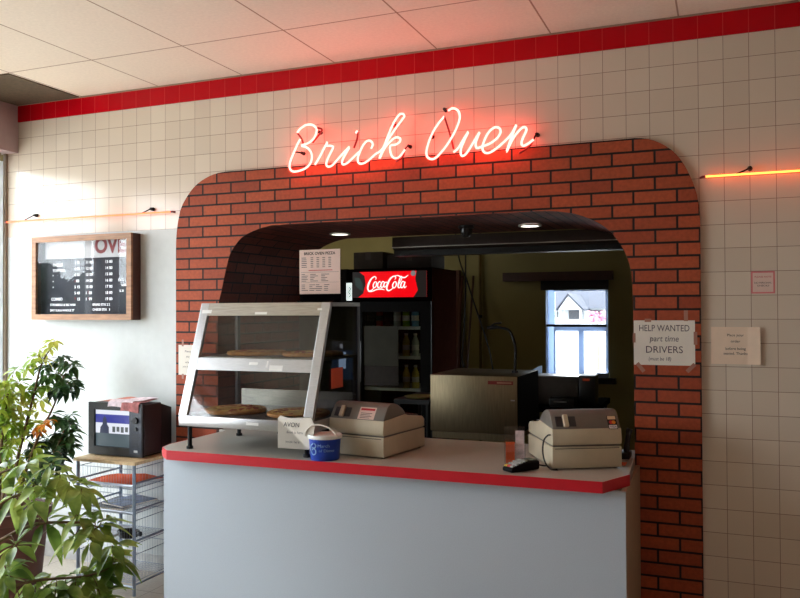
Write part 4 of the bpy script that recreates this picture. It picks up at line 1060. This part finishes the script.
q = MB(); q.prism_y([spos(*p) for p in ((95, 90), (150, 90), (190, 120), (200, 180), (180, 250), (140, 280), (95, 280))], FY + .0112, FY + .0118); q.build('end_graphic', dk, hs_)
q = MB(); q.prism_y([spos(*p) for p in ((110, 130), (150, 135), (175, 175), (182, 235), (150, 220), (118, 190))], FY + .0104, FY + .0110); q.build('bottle_graphic', dg_, hs_)
q = MB(); q.prism_y([spos(*p) for p in ((600, 89), (677, 89), (677, 281), (575, 281), (610, 230), (590, 150))], FY + .0112, FY + .0118); q.build('end_graphic', dk, hs_)
q = MB(); cx_, cz_ = spos(575, 108); q.prism_y([(cx_ + .022 * math.cos(2 * PI * k / 16), cz_ + .022 * math.sin(2 * PI * k / 16)) for k in range(16)], FY + .0098, FY + .0106); q.build('bottle_cap_graphic', EM('cap_grey', (170, 165, 165), 0.5), hs_)
sc = MB()
fr_ = (Vector((0, FY + .0095, 0)), RX, UZ, Vector((0, -1, 0)))
K = (SXb - SXa) / 580
def stroke(pts, ws):
    sc.ribbon([spos(*p) for p in pts], [w * K for w in ws], fr_)
stroke([(280, 150), (285, 135), (270, 127), (245, 145), (225, 180), (218, 212), (228, 232), (250, 226), (272, 206)], [3, 7, 8, 12, 15, 13, 10, 7, 4])           # C
stroke([(222, 214), (224, 234), (250, 236), (290, 222), (325, 219), (352, 226)], [4, 7, 7, 8, 9, 3])                                             # its tail
stroke([(275, 164), (262, 186), (264, 206), (277, 206), (288, 188), (286, 168), (275, 164)], [7, 10, 9, 7, 10, 9, 6])                                # o
stroke([(320, 172), (312, 163), (298, 182), (298, 204), (312, 206), (325, 194)], [7, 7, 10, 10, 7, 4])                                          # c
stroke([(350, 172), (338, 163), (324, 184), (324, 204), (336, 205), (348, 184), (354, 166)], [6, 7, 10, 9, 7, 7, 7])                                    # a
stroke([(354, 166), (346, 192), (350, 206), (364, 196)], [9, 10, 8, 4])
stroke([(358, 172), (372, 168)], [8, 8])                                                                                          # hyphen
stroke([(432, 152), (440, 136), (425, 126), (398, 144), (376, 182), (368, 214), (380, 231), (404, 224), (424, 204)], [3, 7, 8, 12, 15, 13, 10, 7, 4])          # C
stroke([(425, 126), (455, 122), (480, 132), (508, 138), (538, 120)], [4, 7, 10, 9, 3])                                                        # its flag
stroke([(430, 166), (416, 188), (418, 210), (432, 210), (444, 190), (441, 170), (430, 166)], [7, 10, 9, 7, 10, 9, 6])                                # o
stroke([(455, 200), (478, 164), (488, 136), (480, 130), (468, 156), (458, 196), (464, 212), (478, 204)], [4, 6, 7, 7, 10, 11, 8, 4])                     # l
stroke([(508, 174), (494, 166), (480, 188), (480, 208), (492, 210), (506, 186), (512, 168)], [6, 7, 10, 9, 7, 7, 7])                                    # a
stroke([(512, 168), (504, 196), (508, 212), (524, 200)], [9, 10, 8, 4])
sc.build('script_lettering', EM('sign_white', (1.0, 0.85, 0.8), 1.3, raw=True), hs_, recalc=False)
for zs in (0.45, 0.93, 1.19, 1.43):
    MB().box(fx0 + .04, fx1 - .04, FY + .07, FY + .60, zs, zs + .012).box(fx0 + .04, fx1 - .04, FY + .06, FY + .07, zs - .004, zs + .022).build('shelf', m_white, fr)
box('interior_light', fx1 - .052, fx1 - .042, FY + .09, FY + .12, 0.3, 1.6, EM('fridge_tube', (255, 240, 190), 0.55), fr)
def bottle(name, label, x, y, z, mliq, mcap, s=1.0, grp='bottles in the drinks fridge'):
    t = thing(name, label, 'bottle', (x, y, z), 0, grp)
    MB().lathe([(0, 0.0005), (0.028 * s, 0.0005), (0.031 * s, 0.008), (0.031 * s, 0.05), (0.028 * s, 0.075), (0.031 * s, 0.10), (0.030 * s, 0.125), (0.014 * s, 0.165), (0.0125 * s, 0.175), (0, 0.175)], n=18).build('bottle_body', mliq, t, world=False, smooth=50)
    MB().lathe([(0.0145 * s, 0.1755), (0.0145 * s, 0.192), (0, 0.192)], n=14).build('cap', mcap, t, world=False, smooth=40)
    MB().lathe([(0.0318 * s, 0.055), (0.0295 * s, 0.075), (0.0318 * s, 0.098)], n=18).build('wrapper', mcap, t, world=False, smooth='all')
    return t
liq = {'green': M('drink_green', (150, 190, 40), 0.15), 'blue': M('drink_blue', (120, 175, 215), 0.15), 'dark': M('drink_dark', (40, 22, 16), 0.15), 'yellow': M('drink_yellow', (220, 205, 110), 0.2), 'clear': M('drink_clear', (190, 200, 195), 0.15), 'red': M('drink_red', (150, 30, 26), 0.2)}
rows = [(1.442, ['dark', 'dark', 'red', 'dark', 'clear', 'green', 'blue'], 'top'), (1.202, ['dark', 'red', 'dark', 'clear', 'dark', 'yellow', 'clear'], 'second'), (0.942, ['dark', 'dark', 'red', 'yellow', 'dark', 'yellow', 'yellow'], 'third')]
cname = {'dark': 'dark cola', 'red': 'red drink', 'clear': 'clear water', 'green': 'green drink', 'blue': 'blue drink', 'yellow': 'yellow drink'}
order = ['leftmost', 'second from left', 'third from left', 'middle', 'third from right', 'second from right', 'rightmost']
for z, cs, rn in rows:
    for i, c in enumerate(cs):
        if rn != 'top' and i < 5: continue      # behind the door's grey panel
        pos = order[i] if rn == 'top' else ('left one' if i == 5 else 'right one')
        bottle('drink_bottle', '%s bottle, %s on the %s fridge shelf' % (cname[c], pos, rn), 1.425 + i * 0.0795, FY + 0.13, z + 0.0003, liq[c], m_black if c in ('dark', 'red') else m_white)
box('door_panel', 1.489, 1.80, FY + .0125, FY + .0138, 1.13, 1.455, M('panel_olive', (62, 60, 46), 0.6, var=0.1, scale=6), dr)  # plain opaque olive panel over the door glass
box('door_panel', 1.489, 1.80, FY + .0125, FY + .0138, 0.97, 1.128, M('panel_brown', (44, 34, 28), 0.6, var=0.1, scale=30), dr)  # plain opaque brown panel below it
ntc = thing('small_notice', 'small bright white notice with green print stuck on the left front of the drinks fridge', 'notice', (1.355, FY - .002, 1.645))
s_ = box('sheet', 1.3365, 1.388, FY + .0095, FY + .0105, 1.665, 1.812, EM('notice_glow', (225, 240, 235), 0.9, base=(240, 240, 240)), ntc)  # paper glows: its brightness is put into the material
gp = MB().tube(catmull([(1.352 + .01, FY + .0088, 1.775), (1.375, FY + .0088, 1.76), (1.358, FY + .0088, 1.735), (1.374, FY + .0088, 1.71), (1.357, FY + .0088, 1.69)], 4), 0.0035, 6); gp.build('green_mark', M('green_print', (60, 130, 90), 0.6), s_)
sc2 = thing('storage_cabinet', 'tall dark storage cabinet standing left of the drinks fridge', 'cabinet', (1.08, 2.35, 0))
m_cab = M('cabinet_dark', (22, 19, 17), 0.8, spec=0.1)
box('carcass', 0.84, 1.325, 2.06, 2.62, 0.0005, 1.93, m_cab, sc2)
for x0, x1, hx in ((0.845, 1.08, 1.06), (1.085, 1.32, 1.105)):
    cdr = box('door', x0, x1, 2.04, 2.0595, 0.06, 1.92, m_cab, sc2, 0.003)
    MB().cyl((hx, 2.025, 0.95), (hx, 2.025, 1.10), 0.006, 8).cyl((hx, 2.04, 0.96), (hx, 2.024, 0.96), 0.005, 8).cyl((hx, 2.04, 1.09), (hx, 2.024, 1.09), 0.005, 8).build('handle', m_dgrey, cdr)
def carton(label, x0, x1, y0, y1, z, h, mt):
    t = thing('cardboard_box', label, 'box', ((x0 + x1) / 2, (y0 + y1) / 2, z))
    box('carton', x0, x1, y0, y1, z + .0003, z + h, mt, t, 0.006)
    MB().box((x0 + x1) / 2 - .025, (x0 + x1) / 2 + .025, y0 - .0008, y0 - .0002, z + h * .55, z + h).box((x0 + x1) / 2 - .025, (x0 + x1) / 2 + .025, y0, y1, z + h + .0002, z + h + .0008).build('packing_tape', m_shut, t)
m_card = M('dark_carton', (52, 40, 26), 0.8, var=0.1)
carton('dark cardboard carton on top of the drinks fridge, left one', 1.36, 1.63, FY + .1, FY + .4, 1.925, 0.145, m_card)
carton('dark cardboard carton on top of the drinks fridge, right one', 1.66, 2.05, FY + .12, FY + .45, 1.925, 0.115, M('darker_carton', (40, 30, 22), 0.8))

# stainless oven on its stand, with spray hose
ov = thing('countertop_oven', 'stainless steel box oven with red nameplate behind the counter', 'oven', (2.73, 1.3, 0))
ox0, ox1, oy0, oy1 = 2.440, 3.025, 1.0, 1.60
m_oven = M('oven_steel', (136, 122, 96), 0.42, 0.9, var=0.06, scale=10, stretch=(10, 1, 1))
box('cabinet', ox0, ox1, oy0, oy1, 0.79, 1.160, m_oven, ov, 0.004)
box('bottom_trim', ox0 + .012, ox1 - .012, oy0 + .004, oy1 - .01, 0.745, 0.788, m_oven, ov)
for x in (ox0 + .04, ox1 - .04):
    for y in (oy0 + .06, oy1 - .06): MB().cyl((x, y, 0.0005), (x, y, 0.745), 0.02, 12).build('leg', m_dgrey, ov, smooth=40)
box('side_panel', ox1 + .0005, ox1 + .006, oy0 + .004, oy1 - .004, 0.79, 1.158, M('oven_side_black', (16, 15, 14), 0.8, spec=0.1), ov)
np_ = box('nameplate', 2.835, 3.00, oy0 - .004, oy0 - .0005, 1.107, 1.130, M('nameplate_red', (120, 30, 24), 0.4), ov)
MB().box(2.895, 2.99, oy0 - .0052, oy0 - .0042, 1.114, 1.123).build('nameplate_print', M('plate_print', (170, 120, 100), 0.5), np_)
box('latch', 2.985, 3.01, oy0 - .006, oy0 - .0005, 1.005, 1.012, m_alu, ov)
hz = thing('spray_hose', 'black bent spray hose rising above the stainless oven', 'hose', (2.94, 1.3, 1.161))
MB().cyl((2.938, 1.3, 1.1605), (2.938, 1.3, 1.175), 0.022, 14).build('base', m_dgrey, hz, smooth=40)
MB().tube(catmull([(2.938, 1.3, 1.172), (2.942, 1.3, 1.30), (2.934, 1.3, 1.37), (2.905, 1.3, 1.437), (2.87, 1.3, 1.458), (2.81, 1.3, 1.468)], 6), 0.0095, 10).build('hose', m_black, hz, smooth='all')
MB().tube([(2.82, 1.3, 1.468), (2.775, 1.3, 1.464), (2.745, 1.3, 1.462)], [.012, .014, .011], 10).tube([(2.775, 1.3, 1.475), (2.80, 1.3, 1.492), (2.845, 1.3, 1.496)], .006, 8).build('spray_head', m_black, hz, smooth=50)
pzp = thing('serving_tray', 'pale round tray on a dark stand left of the stainless oven', 'tray', (2.33, 1.15, 0.0))
box('stand_top', 2.17, 2.425, 1.02, 1.5, 0.955, 0.985, m_blackm, pzp)
for x in (2.19, 2.405):
    for y in (1.05, 1.47): MB().cyl((x, y, 0.0005), (x, y, 0.955), 0.014, 10).build('leg', m_blackm, pzp, smooth=40)
tag(MB().lathe([(0, 0), (0.095, 0), (0.11, 0.012), (0.106, 0.012), (0.093, 0.003), (0, 0.003)], (2.31, 1.16, 0.9855), 28).build('pizza_pan', M('yellowish_pan', (150, 140, 80), 0.5), smooth=50), 'yellowish round pan on the dark stand left of the stainless oven', 'pan')

# back of kitchen: table, bin, terminal, panel, pipe, cords, shade
bt = thing('work_table', 'dark steel work table under the kitchen window', 'table', (3.1, 3.0, 0))
box('table_top', 2.62, 3.30, 2.45, 3.3, 0.755, 0.80, M('table_black', (14, 13, 12), 0.9, spec=0.0), bt)
for x in (2.66, 3.26):
    for y in (2.5, 3.25): MB().cyl((x, y, 0.0005), (x, y, 0.755), 0.02, 10).build('leg', m_blackm, bt, smooth=40)
gb = thing('equipment_box', 'dark grey box on the work table in front of the kitchen window', 'box', (2.94, 2.72, 0.80))
box('casing', 2.73, 3.135, 2.60, 2.84, 0.8004, 1.03, M('grey_casing', (74, 66, 58), 0.5), gb, 0.006)
MB().prism_y([(2.67, 1.04), (2.80, 1.04), (2.80, 1.105), (2.775, 1.10)], 2.80, 2.805).build('lid_glint', EM('lid_glint_glow', (150, 175, 205), 0.35, base=(190, 205, 225)), gb)  # glint of the window, shaped as a faintly glowing flap
box('lid', 2.725, 3.14, 2.595, 2.845, 1.03, 1.038, m_steel, gb)
tw = thing('coffee_tower', 'narrow black appliance with a small red light beside the grey box', 'appliance', (3.205, 2.7, 0.80))
box('tower_body', 3.142, 3.272, 2.60, 2.80, 0.8004, 1.046, m_black, tw, 0.006)
box('indicator', 3.175, 3.23, 2.597, 2.5995, 1.005, 1.022, EM('red_led', (180, 60, 20), 0.25), tw)
rp_ = thing('receipt_printer', 'small black receipt printer in front of the grey box', 'printer', (3.03, 2.52, 0.80))
box('printer_body', 2.93, 3.13, 2.46, 2.59, 0.8004, 0.872, m_black, rp_, 0.008)
box('paper_slot', 2.965, 3.07, 2.4575, 2.4598, 0.838, 0.846, m_alu, rp_)
rd = thing('wooden_door', 'dark red-brown door panel leaning on the back wall right of the fridge', 'door panel', (1.66, 3.9, 0))
box('panel', 1.37, 1.70, 3.93, 3.99, 0.0005, 1.995, m_redwood, rd)
box('panel_rail', 1.40, 1.67, 3.925, 3.9295, 1.1, 1.2, m_redwood, rd)
for lab, xa, xb in (('pale wooden broom handle leaning beside the fridge', 1.80, 1.74), ('dark broom handle leaning beside the fridge, right one', 1.90, 1.86)):
    t = thing('broom', lab, 'broom', (xa, 3.3, 0), 0, 'brooms leaning by the fridge')
    MB().cyl((xa, 3.3, 0.10), (xb, 3.915, 1.93), 0.012, 10).build('broom_handle', m_redwood if 'pale' in lab else m_wooddark, t, smooth='all')
    MB().prism_x([(3.26, 0.001), (3.36, 0.001), (3.325, 0.11), (3.29, 0.11)], xa - .045, xa + .045).build('bristles', m_soil, t)
pp = thing('wall_pipe', 'olive painted vertical pipe on the kitchen back wall', 'pipe', (1.91, 3.97, 0))
MB().cyl((1.915, 3.965, 0.0005), (1.915, 3.965, ZC - .001), 0.016, 12).build('pipe', M('pipe_olive', (104, 84, 40), 0.5), pp, smooth='all')
for z in (0.8, 1.5, 2.2): MB().cyl((1.915, 3.965, z), (1.915, 3.965, z + .03), 0.022, 12).build('pipe_clamp', m_blackm, pp, smooth=40)
for lab, pts in (('dark power cord hanging straight down over the stainless oven', [(2.50, 1.62, 2.96), (2.495, 1.62, 1.9), (2.49, 1.60, 1.5), (2.475, 1.585, 1.25), (2.49, 1.57, 1.168)]),
                 ('dark power cord hanging slantwise over the stainless oven', [(2.44, 1.52, 2.96), (2.455, 1.52, 2.1), (2.55, 1.52, 1.75), (2.69, 1.50, 1.35), (2.74, 1.46, 1.168)])):
    t = tag(MB().tube(catmull(pts, 8), 0.006, 8).build('power_cord', m_black, smooth='all'), lab, 'cord', 'cords over the oven')
vs = thing('window_valance', 'dark flat pelmet board with rolled shade above the kitchen window', 'pelmet', (2.7, 3.95, 1.8))
box('board', 2.17, 3.25, 3.90, 3.999, 1.868, 1.955, m_wooddark, vs)
box('shade', 2.545, 3.205, 3.955, 3.985, 1.775, 1.868, m_blackm, vs)
tag(MB().box(3.085, 3.20, 3.935, 3.99, 0.9155, 0.965).bevel(0.004).build('sill_box', M('blue_white_box', (140, 160, 200), 0.5)), 'small blue-white box on the kitchen window sill', 'box')

# ------------------------------------------------------------------ outside
m_pave = M('pavement', (205, 202, 196), 0.9, var=0.05, scale=2)
struct(MB().box(-14, 20, 6.2, 60, -1.1, -1.0).build('ground_back', m_pave, world=False))
struct(MB().box(-45, -0.45, -30, 6.0, -0.35, -0.25).build('ground_left', m_pave, world=False))
hs = thing('house', 'white house with grey gabled roof and porch seen through the kitchen window', 'house', (-1.4, 32, -1.0))
m_hw = M('house_white', (140, 146, 152), 0.8); m_hr = M('house_roof', (34, 40, 54), 0.8, var=0.08, scale=3); m_hwin = M('house_window', (40, 44, 52), 0.6)
box('house_wall', -6, 3, 30, 36, -1.0, 1.62, m_hw, hs)
rf = MB(); rf.prism_x([(29.6, 1.60), (33, 2.75), (36.4, 1.60)], -6.3, 3.3); rf.build('main_roof', m_hr, hs)
MB().prism_y([(-1.98, 1.56), (-1.585, 2.12), (-1.05, 1.56)], 28.4, 31.5).build('porch_gable', m_hw, hs)
MB().hexa([(-2.05, 28.3, 1.53), (-1.6, 28.3, 2.16), (-1.6, 32, 2.16), (-2.05, 32, 1.53), (-2.05, 28.3, 1.60), (-1.6, 28.3, 2.22), (-1.6, 32, 2.22), (-2.05, 32, 1.60)]) 
gr_ = MB(); gr_.hexa([(-2.08, 28.3, 1.52), (-1.585, 28.3, 2.15), (-1.585, 32, 2.15), (-2.08, 32, 1.52), (-2.08, 28.3, 1.57), (-1.585, 28.3, 2.21), (-1.585, 32, 2.21), (-2.08, 32, 1.57)])
gr_.hexa([(-1.585, 28.3, 2.15), (-0.95, 28.3, 1.52), (-0.95, 32, 1.52), (-1.585, 32, 2.15), (-1.585, 28.3, 2.21), (-0.95, 28.3, 1.57), (-0.95, 32, 1.57), (-1.585, 32, 2.21)])
gr_.build('porch_roof', m_hr, hs)
for x in (-1.93, -1.10): MB().box(x - .05, x + .05, 28.45, 28.55, -1.0, 1.56).build('porch_post', m_hw, hs)
for x0, x1, z0, z1 in ((-1.85, -1.25, 1.15, 1.52), (-0.95, -0.45, 1.15, 1.52), (-2.35, -2.15, 1.22, 1.47)): box('house_window', x0, x1, 29.96, 29.999, z0, z1, m_hwin, hs)
fb = MB(); rnd = random.Random(4)
for i in range(38):
    fb.ball((-0.30 + rnd.uniform(-.32, .32), 27.5 + rnd.uniform(-.3, .3), rnd.uniform(1.12, 1.42)), rnd.uniform(.06, .11), 8)
bu = thing('flowering_bush', 'pink flowering bush in front of the white house outside', 'bush', (-0.3, 27.5, -1.0))
fb.build('blossom', M('pink_blossom', (176, 96, 120), 0.8, var=0.2, scale=6), bu, smooth='all')
MB().tube([(-0.3, 27.5, -1.0), (-0.28, 27.5, 0.2), (-0.32, 27.5, 1.2)], [0.03, 0.022, 0.015], 8).build('stem', m_bark, bu)
m_tree = LEAF('far_tree', (30, 42, 40), (44, 58, 50), (60, 74, 60), 0.1, 0.8)
rnd = random.Random(9)
for i in range(9):
    y = -27 + i * 3.4; h = 3.0 + rnd.uniform(-.9, 1.6); x = -22 + rnd.uniform(-1, 1)
    t = thing('street_tree', 'dark leafy tree across the street outside the left window', 'tree', (x, y, -0.25), 0, 'trees across the street')
    MB().cyl((x, y, -0.25), (x, y, h * .6), 0.16, 10, 0.08).build('trunk', m_bark, t)
    cr_ = MB()
    for k in range(14): cr_.ball((x + rnd.uniform(-.9, .9), y + rnd.uniform(-.85, .85), h * rnd.uniform(.25, .85)), rnd.uniform(.55, .8), 10)
    cr_.build('crown', m_tree, t, smooth='all')

# ------------------------------------------------------------------ light
W = bpy.data.worlds.new('sky'); bpy.context.scene.world = W; W.use_nodes = True
bg = W.node_tree.nodes['Background']
bg.inputs['Color'].default_value = (0.86, 0.94, 1.0, 1); bg.inputs['Strength'].default_value = 12.5
def area(name, loc, rot, sx, sy, power, col):
    l = bpy.data.lights.new(name, 'AREA'); l.shape = 'RECTANGLE'; l.size = sx; l.size_y = sy; l.energy = power; l.color = col
    o = bpy.data.objects.new(name, l); COL.objects.link(o); o.location = loc; o.rotation_euler = rot; return o
# sky light portals at the two glazed openings
p1 = area('window_portal', (-0.30, -1.81, 1.53), (0, math.radians(-90), 0), 2.2, 3.6, 1, (1, 1, 1)); p1.data.cycles.is_portal = True
p3 = area('kitchen_portal', (2.89, KY + 0.13, 1.36), (math.radians(-90), 0, 0), 0.6, 0.88, 1, (1, 1, 1)); p3.data.cycles.is_portal = True
kl = bpy.data.lights.new('kitchen_fill', 'POINT'); kl.energy = 8; kl.color = (1, 0.82, 0.45); kl.shadow_soft_size = 0.15  # added warm fill light that brightens the yellow back wall
ko = bpy.data.objects.new('kitchen_fill', kl); COL.objects.link(ko); ko.location = (0.6, 2.9, 2.6)
for x in (1.988, 3.21):
    sl_ = bpy.data.lights.new('downlight', 'SPOT'); sl_.energy = 2.0; sl_.spot_size = math.radians(110); sl_.spot_blend = 0.8; sl_.color = (1, 0.9, 0.72); sl_.shadow_soft_size = 0.04
    so = bpy.data.objects.new('downlight', sl_); COL.objects.link(so); so.location = (x, 0.58, 2.05)

# ------------------------------------------------------------------ camera
cam = bpy.data.cameras.new('camera'); co = bpy.data.objects.new('camera', cam); COL.objects.link(co)
a, p, r = -0.385693, 0.013060, -0.004423
fwd = Vector((math.sin(a) * math.cos(p), math.cos(a) * math.cos(p), math.sin(p)))
rt = Vector((math.cos(a), -math.sin(a), 0)); up = rt.cross(fwd)
rt2 = rt * math.cos(r) + up * math.sin(r); up2 = -rt * math.sin(r) + up * math.cos(r)
mt = Matrix((( rt2.x, up2.x, -fwd.x, 4.247), (rt2.y, up2.y, -fwd.y, -3.974), (rt2.z, up2.z, -fwd.z, 1.590), (0, 0, 0, 1)))
co.matrix_world = mt
cam.sensor_width = 36.0; cam.lens = 799.0 / 800 * 36.0; cam.clip_end = 200
bpy.context.scene.camera = co
sc0 = bpy.context.scene
sc0.view_settings.view_transform = 'Standard'
sc0.view_settings.exposure = 0.0
